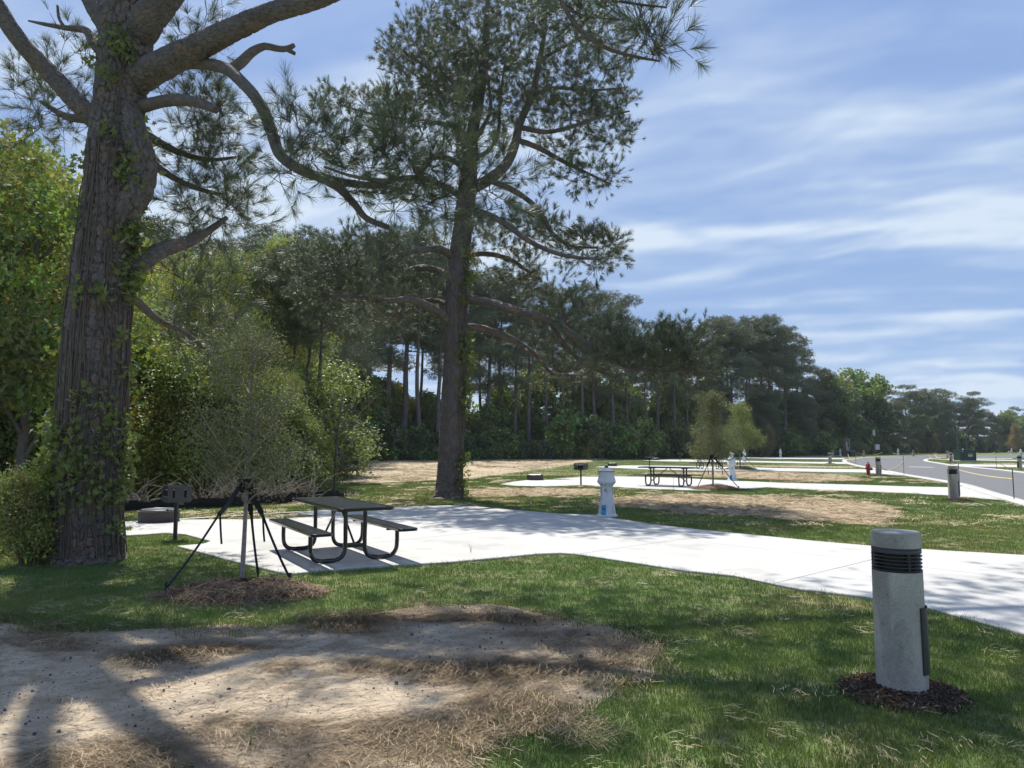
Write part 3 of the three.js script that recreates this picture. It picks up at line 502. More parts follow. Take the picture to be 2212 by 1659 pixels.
// ---------- the big pine on the left ----------
const tree1 = { base: G(190, 1216) };
{
  const R = mulberry(1001), base = tree1.base.clone().add(V(0, 0, -0.35)), D = 10.35, gb = new GB(), nodes = [];
  const t = thing('pine_tree', 'massive old pine with furrowed bark and climbing vine beside the fire ring', 'tree', base);
  const trunkPts = limb([[188, 1222, D, 156], [190, 1190, D, 138], [190, 1100, D, 132], [197, 950, D, 130], [205, 800, D, 128], [217, 650, D, 122], [227, 550, D, 118], [240, 430, D, 112], [246, 330, D, 108], [255, 250, D, 102], [262, 180, D, 102], [270, 110, D, 108], [280, 40, D, 110], [288, -60, D, 96]]);
  trunkPts.push([V(trunkPts.at(-1)[0].x + 0.05, 10.6, -D - 0.1), 0.26], [V(trunkPts.at(-1)[0].x + 0.1, 14, -D - 0.2), 0.12]);
  tree1.trunk = spline(trunkPts, 0.022);
  gb.tube(tree1.trunk, 170, plates(23, 6.2, 0.036, 531));
  gb.tube(spline(limb([[240, 520, D - 0.05, 50], [272, 460, D - 0.12, 58], [300, 405, D - 0.12, 60], [306, 350, D - 0.12, 58], [290, 290, D - 0.12, 56], [266, 215, D - 0.05, 56]]), 0.03), 64, plates(11, 6.2, 0.034, 533));
  const shift = g => g.translate(-base.x, -base.y, -base.z);
  mesh('trunk', shift(gb.build()), M.barkHero, t);
  const fine = new GB();
  const limbs = {
    leftLimb: limb([[238, 285, D, 52], [180, 235, D - 0.1, 43], [110, 160, D - 0.2, 38], [40, 85, D - 0.4, 36], [-20, -10, D - 0.6, 34], [-90, -110, D - 0.8, 27]]),
    rightLimb: [...limb([[270, 190, D, 67], [340, 146, D - 0.2, 62], [420, 106, D - 0.4, 56], [500, 66, D - 0.6, 48], [590, 26, D - 0.7, 42], [690, -2, D - 0.8, 37], [800, -50, D - 0.9, 34]]), [V(-0.8, 8.4, -9.3), 0.11], [V(1, 9.2, -9.3), 0.09], [V(3, 9.8, -9.6), 0.07], [V(4.9, 10.1, -10.2), 0.04]],
    long: limb([[395, 132, D - 0.2, 30], [450, 139, D - 0.3, 26], [492, 150, D - 0.5, 28], [520, 175, D - 0.7, 26], [550, 208, D - 0.8, 26], [574, 250, D - 0.9, 26], [590, 295, D - 1, 26], [606, 335, D - 1.1, 25], [645, 364, D - 1.2, 24], [700, 385, D - 1.3, 21], [770, 398, D - 1.3, 17], [840, 402, D - 1.3, 13]]),
    long2: limb([[690, 383, D - 1.3, 20], [730, 405, D - 1.4, 18], [765, 440, D - 1.5, 17], [790, 470, D - 1.5, 14], [840, 492, D - 1.5, 12]]),
    fork: limb([[495, 152, D - 0.5, 24], [520, 135, D - 0.5, 24], [545, 112, D - 0.5, 20], [572, 100, D - 0.5, 16], [605, 106, D - 0.5, 14], [622, 104, D - 0.5, 13], [636, 97, D - 0.5, 10]]),
    forkTip: limb([[618, 105, D - 0.5, 12], [630, 112, D - 0.5, 10], [637, 116, D - 0.5, 8]]),
    stub: limb([[300, 232, D, 29], [350, 219, D - 0.2, 26], [400, 216, D - 0.4, 26], [440, 226, D - 0.5, 22], [467, 238, D - 0.6, 16]]),
    low: limb([[270, 590, D, 45], [310, 562, D + 0.1, 42], [350, 540, D + 0.3, 33], [400, 524, D + 0.6, 26], [440, 505, D + 0.9, 18], [490, 470, D + 1.2, 9]]),
    dead: limb([[240, 120, D, 38], [205, 95, D + 0.2, 24], [185, 66, D + 0.3, 16], [140, 60, D + 0.4, 11], [95, 52, D + 0.5, 8], [62, 45, D + 0.6, 4]]),
    dead2: limb([[140, 60, D + 0.4, 8], [128, 40, D + 0.4, 7], [124, 12, D + 0.4, 5]]),
    behindR: limb([[285, 270, D + 0.3, 24], [330, 300, D + 0.8, 20], [390, 330, D + 1.3, 14], [450, 345, D + 1.6, 10], [510, 340, D + 1.8, 6]]),
    behindR2: limb([[300, 330, D + 0.3, 21], [360, 375, D + 0.9, 15], [420, 405, D + 1.3, 11], [480, 420, D + 1.6, 6]]),
    behindL: limb([[240, 230, D + 0.3, 30], [190, 255, D + 0.7, 22], [140, 250, D + 1, 15], [90, 220, D + 1.2, 9]]),
    upL: limb([[262, 90, D, 65], [235, 50, D + 0.1, 56], [205, 5, D + 0.2, 49], [180, -60, D + 0.3, 42], [150, -160, D + 0.4, 31]]),
    upR: limb([[285, 90, D, 76], [320, 40, D - 0.2, 71], [365, -15, D - 0.3, 63], [420, -90, D - 0.4, 51], [500, -200, D - 0.5, 34]]),
    lowSpray: limb([[285, 640, D + 0.3, 20], [340, 690, D + 0.9, 14], [400, 720, D + 1.3, 10], [450, 760, D + 1.6, 7]]),
    hang: [[V(0.2, 8.9, -9.3), 0.06], [V(0.35, 8.2, -8.4), 0.045], ...limb([[1195, -50, 7.8, 10], [1222, 20, 7.7, 10], [1258, 70, 7.7, 10], [1310, 104, 7.7, 9], [1370, 122, 7.7, 7], [1425, 132, 7.7, 5]])],
    hang2: limb([[1190, -60, 7.8, 9], [1290, -10, 7.7, 8], [1370, 8, 7.6, 6], [1440, 16, 7.6, 4]]),
    c1: [[V(-5.3, 9.6, -10.5), 0.16], [V(-2.5, 10.8, -11.5), 0.12], [V(0.5, 11.6, -12.6), 0.09], [V(3.4, 12.2, -13.4), 0.05], [V(6.2, 12.6, -14), 0.025]],
    c2: [[V(-5.3, 10.2, -10.5), 0.15], [V(-3.2, 11, -8.6), 0.11], [V(-1.2, 11.6, -7.2), 0.08], [V(1, 11.9, -6.4), 0.04]],
    c3: [[V(-5.4, 9.4, -10.4), 0.15], [V(-6, 10.5, -8.2), 0.1], [V(-6.3, 11, -6.4), 0.07], [V(-6.2, 11.3, -5), 0.04]],
    c4: [[V(-5.4, 10.4, -10.4), 0.12], [V(-8, 11, -10), 0.09], [V(-10, 11.2, -9.8), 0.04]],
    c5: [[V(-5.2, 11.8, -10.5), 0.12], [V(-4, 12.8, -12.2), 0.08], [V(-2.6, 13.4, -13.8), 0.04]],
    c7: [[V(-5.3, 10.8, -10.5), 0.12], [V(-6.3, 12, -12.2), 0.08], [V(-7.4, 12.4, -14), 0.04]],
    c6: [[V(-5.3, 9.2, -10.4), 0.13], [V(-4.6, 10, -9), 0.1], [V(-3.4, 10.4, -7.4), 0.07], [V(-3, 10.6, -6.2), 0.04]],
  };
  for (const [name, l] of Object.entries(limbs)) {
    const s = spline(l, l[0][1] > 0.1 ? 0.035 : 0.06), big = l[0][1] > 0.1, br = new GB(); br.tube(s, big ? 40 : 12, big ? plates(13, 7, 0.028, 540 + s.length) : plates(6, 4, 0.012, 541)); mesh('branch', shift(br.build()), big ? M.barkHero : M.barkSmall, t);
    if (!/^(fork|forkTip|stub|dead|dead2|low)$/.test(name)) for (const q of s.slice(Math.floor(s.length * (/^c|Limb|long/.test(name) ? 0.35 : 0.25)))) nodes.push(q);
  }
  for (const q of tree1.trunk.filter(q => q.p.y > 9)) nodes.push(q);
  // targets seen in the frame, by ellipses of the photograph, then the crown above it
  const T = [], add = (X, Y, rx, ry, d0, d1, n) => { for (let k = 0; k < n; k++) { const a = R() * 6.283, r = Math.sqrt(R()); T.push(P(X + Math.cos(a) * r * rx, Y + Math.sin(a) * r * ry, lerp(d0, d1, R()))); } };
  add(690, 330, 80, 55, 8.6, 9.3, 13); add(800, 345, 90, 55, 8.4, 9.4, 20); add(890, 370, 80, 60, 8.3, 9.2, 16); add(1000, 350, 55, 60, 8.3, 9.1, 9); add(1010, 440, 70, 55, 8.3, 9.1, 12); add(880, 460, 90, 40, 8.3, 9, 12); add(1090, 395, 45, 40, 8.4, 9, 5);
  add(640, 300, 50, 30, 8.8, 9.4, 6); add(640, 395, 60, 25, 8.7, 9.2, 4); add(760, 430, 70, 30, 8.5, 9, 8);
  add(440, 300, 95, 60, 11.4, 12.6, 24); add(480, 380, 75, 80, 11.2, 12.6, 26); add(420, 430, 80, 60, 11, 12.4, 18); add(470, 470, 70, 40, 11, 12, 10); add(400, 180, 90, 50, 11.2, 12.6, 14); add(470, 250, 50, 40, 11.2, 12, 8);
  add(100, 200, 75, 55, 11, 12, 16); add(160, 270, 60, 45, 11, 12, 10); add(70, 250, 40, 30, 11, 11.8, 5); add(440, 60, 60, 45, 11, 12.5, 9); add(160, 120, 50, 40, 11, 12, 5);
  add(380, 640, 80, 60, 11, 12, 12); add(420, 700, 80, 60, 11.2, 12.3, 14); add(470, 760, 60, 50, 11.5, 12.4, 8); add(450, 590, 60, 40, 11, 12, 7);
  add(1330, 30, 90, 40, 7.4, 8, 8); add(1390, 70, 55, 50, 7.5, 7.9, 8); add(1425, 120, 22, 18, 7.6, 7.8, 2); add(1250, 30, 50, 40, 7.5, 8.1, 5); add(1130, -30, 80, 40, 7.6, 8.4, 5);
  const crown = [];
  const cloud = (x, y, z, rx, ry, n) => { for (let k = 0; k < n; k++) { const p = V(x + gauss(R) * rx, y + gauss(R) * ry, z + gauss(R) * rx); if (p.y > 7.6 && !inFrame(p, 12)) crown.push(p); } };
  cloud(-5, 12, -10.5, 2.2, 1.6, 26); cloud(-2.3, 11, -11.6, 1.7, 0.9, 36); cloud(0.8, 11.8, -12.8, 1.7, 0.8, 58); cloud(3.5, 12.3, -13.4, 1.5, 0.8, 50); cloud(6, 12.6, -14, 1.3, 0.7, 22); cloud(-2.4, 11.4, -8.3, 1.6, 0.9, 20); cloud(0.6, 11.9, -6.6, 1.3, 0.8, 16);
  cloud(-6.1, 11, -7, 1.3, 0.8, 11); cloud(-3.2, 10.6, -6.8, 1.2, 0.7, 8); cloud(-8.5, 11.2, -10, 1.5, 0.8, 24); cloud(1.2, 9.5, -9.3, 1.5, 0.7, 38); cloud(3.8, 10.2, -9.8, 1.5, 0.8, 46); cloud(-3, 13.3, -13.4, 1.5, 0.9, 44); cloud(-6.5, 12.5, -12.5, 1.6, 0.9, 44); cloud(-7.5, 12.4, -14, 1.4, 0.8, 26); cloud(-0.6, 12, -11.2, 1.4, 0.7, 24);
  const ends = reach(fine, nodes, T, { r0: 0.010, rl: 0.012, r1: 0.005, sag: 0.12 }, R), ends2 = reach(fine, nodes, crown, { r0: 0.014, rl: 0.014, r1: 0.006, sag: 0.08 }, R);
  const list = [...tufts(fine, ends, 4, R, { len: 0.32 }), ...tufts(fine, ends2, 5, R, { len: 0.4, s: 1.15, keep: p => !inFrame(p, 4) })];
  mesh('twigs', shift(fine.build()), M.barkSmall, t).userData.kind = 'stuff';
  split(list, 4, R).forEach((l, k) => instances('needles', TUFT[k], M.needle, local(l, base), t));
  console.log('tree1 tufts', list.length);
}

// ---------- the second pine ----------
const tree2 = { base: G(970, 1078) };
{
  const extra = [], R = mulberry(1002), base = tree2.base.clone().add(V(0, 0, -0.35)), D = -base.z, gb = new GB(), nodes = [];
  const t = thing('pine_tree', 'tall pine with wide bending limbs and vines on its trunk', 'tree', base);
  tree2.trunk = spline(limb([[969, 1082, D, 72], [970, 1060, D, 58], [973, 1000, D, 53], [977, 900, D, 51], [984, 780, D, 50], [986, 640, D, 47], [992, 550, D, 44], [1002, 480, D, 42], [1010, 400, D, 40], [1015, 335, D, 36], [1020, 290, D, 26], [1035, 210, D, 22], [1048, 110, D, 18], [1052, 20, D, 11], [1056, -40, D, 6]]), 0.05);
  gb.tube(tree2.trunk, 96, plates(17, 5, 0.045, 551));
  const shift = g => g.translate(-base.x, -base.y, -base.z);
  mesh('trunk', shift(gb.build()), M.barkHero, t);
  const fine = new GB(), limbs = [
    [[1016, 410, D, 26], [1060, 385, D - 0.4, 25], [1095, 352, D - 0.8, 23], [1112, 312, D - 1, 21], [1122, 270, D - 1, 18], [1150, 200, D - 0.8, 15], [1165, 130, D - 0.6, 12], [1178, 60, D - 0.4, 8], [1182, -20, D, 5]],
    [[1008, 368, D, 14], [975, 345, D - 0.6, 13], [940, 340, D - 1, 12], [915, 360, D - 1.3, 11], [898, 395, D - 1.5, 10]],
    [[1005, 430, D, 16], [950, 398, D - 0.6, 14], [900, 384, D - 1.2, 13], [830, 390, D - 1.8, 10], [760, 380, D - 2.4, 7], [700, 360, D - 2.8, 5]],
    [[1015, 300, D, 12], [985, 275, D + 0.5, 11], [940, 265, D + 1, 10], [880, 258, D + 1.4, 8], [800, 245, D + 1.6, 6], [730, 225, D + 1.8, 4]],
    [[1030, 220, D, 11], [990, 180, D - 0.6, 10], [930, 150, D - 1, 7], [870, 110, D - 1.4, 5]],
    [[1042, 140, D, 10], [1010, 80, D + 0.6, 8], [960, 30, D + 1, 6]],
    [[1000, 455, D, 16], [1050, 462, D - 0.8, 14], [1100, 490, D - 1.4, 13], [1150, 525, D - 1.8, 11], [1220, 552, D - 2.2, 9], [1300, 560, D - 2.4, 6]],
    [[1060, 390, D - 0.4, 14], [1110, 412, D - 0.2, 13], [1150, 440, D, 11], [1172, 465, D + 0.1, 10], [1190, 500, D + 0.2, 10], [1230, 530, D + 0.2, 7], [1290, 535, D, 5]],
    [[1112, 300, D - 1, 13], [1160, 318, D - 0.6, 12], [1210, 345, D - 0.2, 10], [1250, 365, D, 7], [1320, 398, D + 0.2, 4]],
    [[1122, 275, D - 1, 12], [1180, 285, D - 1.2, 10], [1230, 275, D - 1.4, 9], [1290, 255, D - 1.6, 6], [1360, 240, D - 1.6, 4]],
    [[1150, 205, D - 0.8, 10], [1200, 190, D - 0.2, 9], [1270, 195, D + 0.3, 6], [1350, 190, D + 0.6, 4]],
    [[1165, 130, D - 0.6, 9], [1220, 100, D - 1.2, 7], [1270, 70, D - 1.6, 5]],
    [[1015, 340, D, 12], [1050, 330, D + 0.8, 10], [1075, 290, D + 1.6, 9], [1080, 220, D + 2, 7], [1090, 140, D + 2.2, 5]],
    [[1018, 310, D, 12], [1040, 280, D - 1, 10], [1060, 230, D - 2, 8], [1050, 150, D - 2.4, 6]],
    [[985, 560, D, 19], [950, 538, D - 0.4, 18], [910, 540, D - 0.8, 14], [850, 552, D - 1.2, 11], [770, 570, D - 1.6, 8], [690, 590, D - 2, 5]],
    [[984, 605, D, 18], [930, 580, D + 0.4, 16], [885, 585, D + 0.8, 14], [868, 610, D + 1, 13], [870, 635, D + 1.1, 10], [820, 655, D + 1.2, 7]],
    [[978, 700, D, 21], [940, 670, D - 0.5, 19], [890, 648, D - 1.1, 16], [830, 650, D - 1.7, 12], [760, 640, D - 2.3, 9], [690, 640, D - 2.7, 6]],
    [[984, 665, D, 13], [930, 648, D + 0.8, 10], [890, 660, D + 1.4, 8], [820, 700, D + 2, 5]],
    [[1005, 645, D, 21], [1060, 655, D - 0.5, 20], [1120, 672, D - 1, 19], [1180, 690, D - 1.4, 18], [1240, 725, D - 1.8, 16], [1290, 760, D - 2, 14], [1350, 790, D - 2.3, 11], [1420, 802, D - 2.5, 8], [1500, 795, D - 2.6, 5]],
    [[1000, 705, D, 18], [1050, 712, D + 0.6, 16], [1110, 735, D + 1.1, 14], [1160, 770, D + 1.5, 11], [1190, 805, D + 1.7, 9], [1260, 812, D + 1.8, 6]],
    [[1190, 700, D - 1.4, 11], [1220, 745, D - 1.3, 10], [1270, 790, D - 1.2, 8], [1330, 815, D - 1.1, 5]],
    [[990, 560, D, 14], [1040, 548, D + 0.8, 12], [1100, 560, D + 1.4, 10], [1160, 600, D + 1.8, 6]],
  ].map(limb);
  for (const l of limbs) { const s = spline(l, 0.1), br = new GB(); br.tube(s, 10, plates(6, 3, 0.014, 561)); mesh('branch', shift(br.build()), M.bark, t); nodes.push(...s.slice(Math.floor(s.length * 0.3))); for (let k = 0; k < 4; k++) { const q = s[Math.floor(lerp(0.25, 0.98, R()) * (s.length - 1))].p; extra.push(q.clone().add(V(gauss(R) * 0.7, 0.25 + 0.5 * gauss(R), gauss(R) * 0.7))); } }
  nodes.push(...tree2.trunk.filter(q => q.p.y > 9));
  const T = [], add = (X, Y, rx, ry, n, dd = 2.4, d0 = 0) => { for (let k = 0; k < n; k++) { const a = R() * 6.283, r = Math.sqrt(R()); T.push(P(X + Math.cos(a) * r * rx, Y + Math.sin(a) * r * ry, D + d0 + (R() * 2 - 1) * dd)); } };
  add(1090, 10, 150, 24, 16, 2); add(1080, 70, 220, 80, 120, 3); add(950, 120, 115, 75, 64); add(890, 110, 50, 50, 12, 1.5); add(1090, 190, 190, 70, 110, 3); add(1270, 130, 75, 75, 36, 2); add(1310, 215, 65, 45, 26, 2); add(920, 215, 90, 45, 30); add(800, 245, 100, 42, 32, 1.8); add(715, 232, 38, 26, 9, 1.2); add(850, 300, 90, 30, 14, 2); add(1000, 265, 90, 35, 20);
  add(1290, 290, 80, 40, 26, 2); add(1190, 260, 80, 50, 26, 2.4); add(1275, 385, 62, 24, 16, 1.4); add(1215, 340, 40, 20, 6, 1.4);
  add(1270, 545, 62, 42, 36, 1.6); add(1180, 505, 60, 28, 18, 1.6); add(1110, 480, 50, 24, 9, 1.5); add(1310, 555, 22, 25, 6, 1);
  add(1150, 615, 70, 40, 16, 1.6, 1.2); add(1100, 580, 70, 30, 12, 1.5, 1); add(1040, 520, 70, 40, 12, 2, 1); add(950, 500, 80, 30, 10, 2, 0.6);
  add(780, 560, 110, 46, 40, 1.6, -1.4); add(690, 600, 80, 40, 28, 1.2, -2); add(850, 540, 60, 30, 12, 1.5, -1); add(740, 650, 90, 36, 24, 1.4, -2); add(840, 690, 80, 40, 20, 1.5, 1); add(900, 625, 60, 25, 9, 1.5, 0.6);
  add(1420, 775, 100, 34, 46, 1.4, -2.4); add(1330, 760, 70, 45, 26, 1.5, -2); add(1500, 790, 40, 30, 16, 1, -2.6); add(1230, 690, 70, 35, 14, 1.4, -1.4); add(1250, 800, 80, 24, 16, 1.4, 0.8); add(1150, 740, 60, 30, 9, 1.4, 1); add(1470, 735, 50, 26, 12, 1.2, -2.4);
  T.push(...extra);
  const ends = reach(fine, nodes, T, { r0: 0.012, rl: 0.012, r1: 0.006, sag: 0.10 }, R), list = tufts(fine, ends, 8, R, { len: 0.36, s: 1.0 });
  mesh('twigs', shift(fine.build()), M.barkSmall, t).userData.kind = 'stuff';
  split(list, 3, R).forEach((l, k) => instances('needles', TUFT2[k], M.needle, local(l, base), t));
  console.log('tree2 tufts', list.length, 'targets', T.length);
}

// ---------- vines on the two trunks ----------
function vine(tr, label, y0, y1, n, leaves, seed, side, mat = M.leaf) {
  const R = mulberry(seed), base = tr.base, t = thing('climbing_vine', label, 'vine', base), gb = new GB(), list = [];
  const at = (y, th, out) => { let b = tr.trunk[0]; for (const q of tr.trunk) if (q.p.y <= y) b = q; return V(b.p.x + Math.cos(th) * (b.r + out), y, b.p.z + Math.sin(th) * (b.r + out)); };
  for (let k = 0; k < n; k++) {
    let th = side(R), top = lerp(y0 + 1, y1, Math.pow(R(), 0.7)); const pts = [];
    for (let y = y0; y < top; y += 0.35) { th += gauss(R) * 0.10; pts.push([at(y, th, 0.012 + 0.02 * R()), 0.006 + 0.006 * R()]); }
    if (pts.length > 2) gb.tube(spline(pts, 0.12), 5, null);
  }
  for (const [ya, yb, cnt, s0] of leaves) for (let k = 0; k < cnt / 4; k++) { const y = lerp(ya, yb, R()), th = side(R); for (let j = 0; j < 4; j++) list.push({ p: at(y + gauss(R) * 0.16, th + gauss(R) * 0.16, 0.02 + 0.14 * R()), d: unit(R).add(V(0, -0.2, 0.5)).normalize(), t: R() * 6, s: s0 * (0.6 + 0.6 * R()), c: (v => [v, v, v])(0.75 + 0.4 * R()) }); }
  const sh = g => g.translate(-base.x, -base.y, -base.z);
  mesh('stems', sh(gb.build()), M.vineStem, t).userData.kind = 'stuff';
  instances('leaves', LOBED_SMALL, mat, local(list, base), t);
}
vine(tree1, 'green vine with pale stems climbing the massive old pine', 0.1, 7.2, 26, [[0.9, 2.4, 130, 0.9], [2.4, 4.6, 26, 0.8], [4.3, 7.6, 44, 0.85]], 601, R => 1.4 + gauss(R) * 1.5);
vine(tree1, 'leafy vine down the right edge of the massive old pine', 0.1, 6.4, 10, [[3.6, 6.4, 130, 0.9], [0.4, 2, 14, 0.8]], 602, R => 0.25 + gauss(R) * 0.45);
vine(tree2, 'leafy vine wrapped round the tall pine with bending limbs', 0.1, 8, 14, [[0.2, 1.2, 30, 1.2], [2.5, 5.2, 70, 1.4], [5.5, 8, 36, 1.3]], 603, R => 0.25 + gauss(R) * 0.9, M.leaf);

// ---------- distant and wood-edge trees ----------
function woodPine(seed, H, crownFrom, spread, r0, mat = M.needleFar, density = 1) {
  const R = mulberry(seed), t = new THREE.Group(), gb = new GB(), br = new GB(), list = [];
  const lean = V(gauss(R) * 1.3, 0, gauss(R) * 1.3), tr = []; for (let k = 0; k <= 10; k++) { const f = k / 10; tr.push([V(lean.x * f + gauss(R) * 0.1, H * 0.97 * f - (k ? 0 : 0.2), lean.z * f + gauss(R) * 0.1), lerp(r0, 0.04, Math.pow(f, 0.9)) * (k ? 1 : 1.25)]); }
  const s = spline(tr, 0.8); gb.tube(s, 9, null);
  const n = Math.round(11 * density + R() * 3);
  for (let k = 0; k < n; k++) {
    const f = lerp(crownFrom, 1, (k + R() * 0.7) / n), a = k * 2.4 + R(), reachOut = spread * (0.35 + 0.65 * Math.sin(Math.PI * clamp((f - crownFrom) / (1 - crownFrom) * 0.75 + 0.15))) * (0.6 + 0.5 * R()) * (f > 0.95 ? 0.3 : 1);
    const q = s[Math.min(s.length - 1, Math.floor(f * s.length))].p, c = V(q.x + Math.cos(a) * reachOut, q.y + (0.1 + 0.35 * R()) * reachOut + (f > 0.93 ? 0.4 : 0), q.z + Math.sin(a) * reachOut);
    br.tube(spline([[q.clone(), lerp(0.09, 0.04, f)], [q.clone().lerp(c, 0.55).add(V(0, -0.12 * reachOut, 0)), 0.045], [c, 0.02]], 0.7), 5, null);
    const m = Math.round((30 + R() * 14) * density), rx = spread * (0.30 + 0.18 * R()) + 0.6;
    for (let j = 0; j < m; j++) { const u = unit(R).multiplyScalar(Math.cbrt(R())); list.push({ p: V(c.x + u.x * rx, c.y + u.y * rx * 0.42, c.z + u.z * rx), d: V(u.x * 0.4, 1, u.z * 0.4).normalize(), t: R() * 6, s: 0.75 + 0.55 * R(), c: (v => [v, v, v * (0.9 + 0.2 * R())])(0.75 + 0.5 * R()) }); }
  }
  for (let k = 0; k < 4; k++) { const f = lerp(0.3, crownFrom, R()), q = s[Math.floor(f * s.length)].p, a = R() * 6.28, l = 0.6 + 1.4 * R(); br.tube(spline([[q.clone(), 0.035], [V(q.x + Math.cos(a) * l, q.y + 0.1, q.z + Math.sin(a) * l), 0.012]], 0.6), 4, null); }
  mesh('trunk', gb.build(), M.bark, t); mesh('branches', br.build(), M.bark, t).userData.kind = 'stuff';
  split(list, 2, R).forEach((l, k) => instances('crown', CLUMP[k], mat, l, t));
  return t;
}
function broadTree(seed, H, crownFrom, rx, n, leaf, mat, lobes = 9, r0 = 0.14, tint = R => [0.7 + 0.6 * R(), 0.8 + 0.4 * R(), 0.7 + 0.6 * R()], s0 = 1, trunkMat = M.barkSmall) {
  const R = mulberry(seed), t = new THREE.Group(), gb = new GB(), br = new GB(), list = [], tr = [];
  for (let k = 0; k <= 6; k++) { const f = k / 6; tr.push([V(gauss(R) * 0.12 * f * H / 6, H * 0.9 * f - (k ? 0 : 0.1), gauss(R) * 0.12 * f * H / 6), lerp(r0, 0.02, f)]); }
  const s = spline(tr, H / 14); gb.tube(s, 9, null);
  for (let k = 0; k < lobes; k++) {
    const f = lerp(crownFrom, 0.93, (k + R()) / lobes), g = (f - crownFrom) / (1 - crownFrom), a = k * 2.4 + R(), ro = rx * (0.25 + 0.75 * Math.sin(Math.PI * clamp(0.22 + 0.72 * g))) * (0.45 + 0.35 * R()), q = s[Math.floor(clamp(f - 0.12) * (s.length - 1))].p;
    const c = V(q.x + Math.cos(a) * ro, H * f, q.z + Math.sin(a) * ro);
    br.tube(spline([[q.clone(), r0 * 0.4], [q.clone().lerp(c, 0.5).add(V(0, 0.1 * ro, 0)), r0 * 0.25], [c, 0.008]], 0.4), 5, null);
    for (let j = 0; j < 4; j++) { const e = c.clone().add(V(gauss(R), gauss(R) * 0.7, gauss(R)).multiplyScalar(rx * 0.45)); br.tube(spline([[q.clone().lerp(c, 0.6), r0 * 0.15], [e, 0.005]], 0.4), 4, null); }
    const lt = 0.65 + 0.75 * R(), lr = rx * (0.38 + 0.2 * R()), m = Math.round(n / lobes);
    for (let j = 0; j < m; j++) { const u = unit(R).multiplyScalar(Math.pow(R(), 0.28)); if (u.y < -0.5 && R() < 0.6) u.y *= -1; list.push({ p: V(c.x + u.x * lr, c.y + u.y * lr * 0.8, c.z + u.z * lr), d: unit(R).add(V(0, 0.8, 0)).normalize(), t: R() * 6, s: s0 * (0.7 + 0.6 * R()), c: tint(R).map(v => v * lt) }); }
  }
  mesh('trunk', gb.build(), trunkMat, t); mesh('branches', br.build(), trunkMat, t).userData.kind = 'stuff'; instances('crown', leaf, mat, list, t);
  return t;
}
function bush(seed, H, W, n, leaf, mat, tint, s0 = 1) {                  // many stems, leaves to the ground
  const R = mulberry(seed), t = new THREE.Group(), br = new GB(), list = [];
  for (let k = 0; k < 9; k++) { const a = R() * 6.28, l = W * (0.3 + 0.5 * R()), b = V(Math.cos(a) * 0.12, -0.05, Math.sin(a) * 0.12), e = V(Math.cos(a) * l, H * (0.5 + 0.4 * R()), Math.sin(a) * l); br.tube(spline([[b, 0.03], [b.clone().lerp(e, 0.5).add(V(0, H * 0.12, 0)), 0.02], [e, 0.006]], 0.4), 5, null); }
  const L = []; for (let k = 0; k < 15; k++) { const a = R() * 6.28, r = W * 0.62 * Math.sqrt(R()), y = H * lerp(0.12, 0.8, R()); L.push([V(Math.cos(a) * r * (1.1 - 0.6 * y / H), y, Math.sin(a) * r * (1.1 - 0.6 * y / H)), W * (0.26 + 0.2 * R()), 0.55 + 0.95 * R()]); }
  for (let k = 0; k < n; k++) { const [c, r, lt] = L[Math.floor(R() * L.length)], u = unit(R).multiplyScalar(Math.pow(R(), 0.3)); const p = V(c.x + u.x * r, Math.max(0.05, c.y + u.y * Math.min(r, H * 0.3)), c.z + u.z * r); list.push({ p, d: unit(R).add(V(0, 0.7, 0)).normalize(), t: R() * 6, s: s0 * (0.7 + 0.6 * R()), c: tint(R).map(v => v * lt) }); }
  mesh('stems', br.build(), M.barkSmall, t).userData.kind = 'stuff'; instances('leaves', leaf, mat, list, t);
  return t;
}
function plant(proto, name, pos, turn, scale, label, cat, group) { const c = proto.clone(); c.name = numbered(name); scene.add(c); c.position.copy(pos); c.rotation.y = turn; typeof scale === 'number' ? c.scale.setScalar(scale) : c.scale.copy(scale); return tag(c, label, cat, group); }
const at = (X, d) => V((X - 1106) / 1555 * d * 1.0, 0, -d);
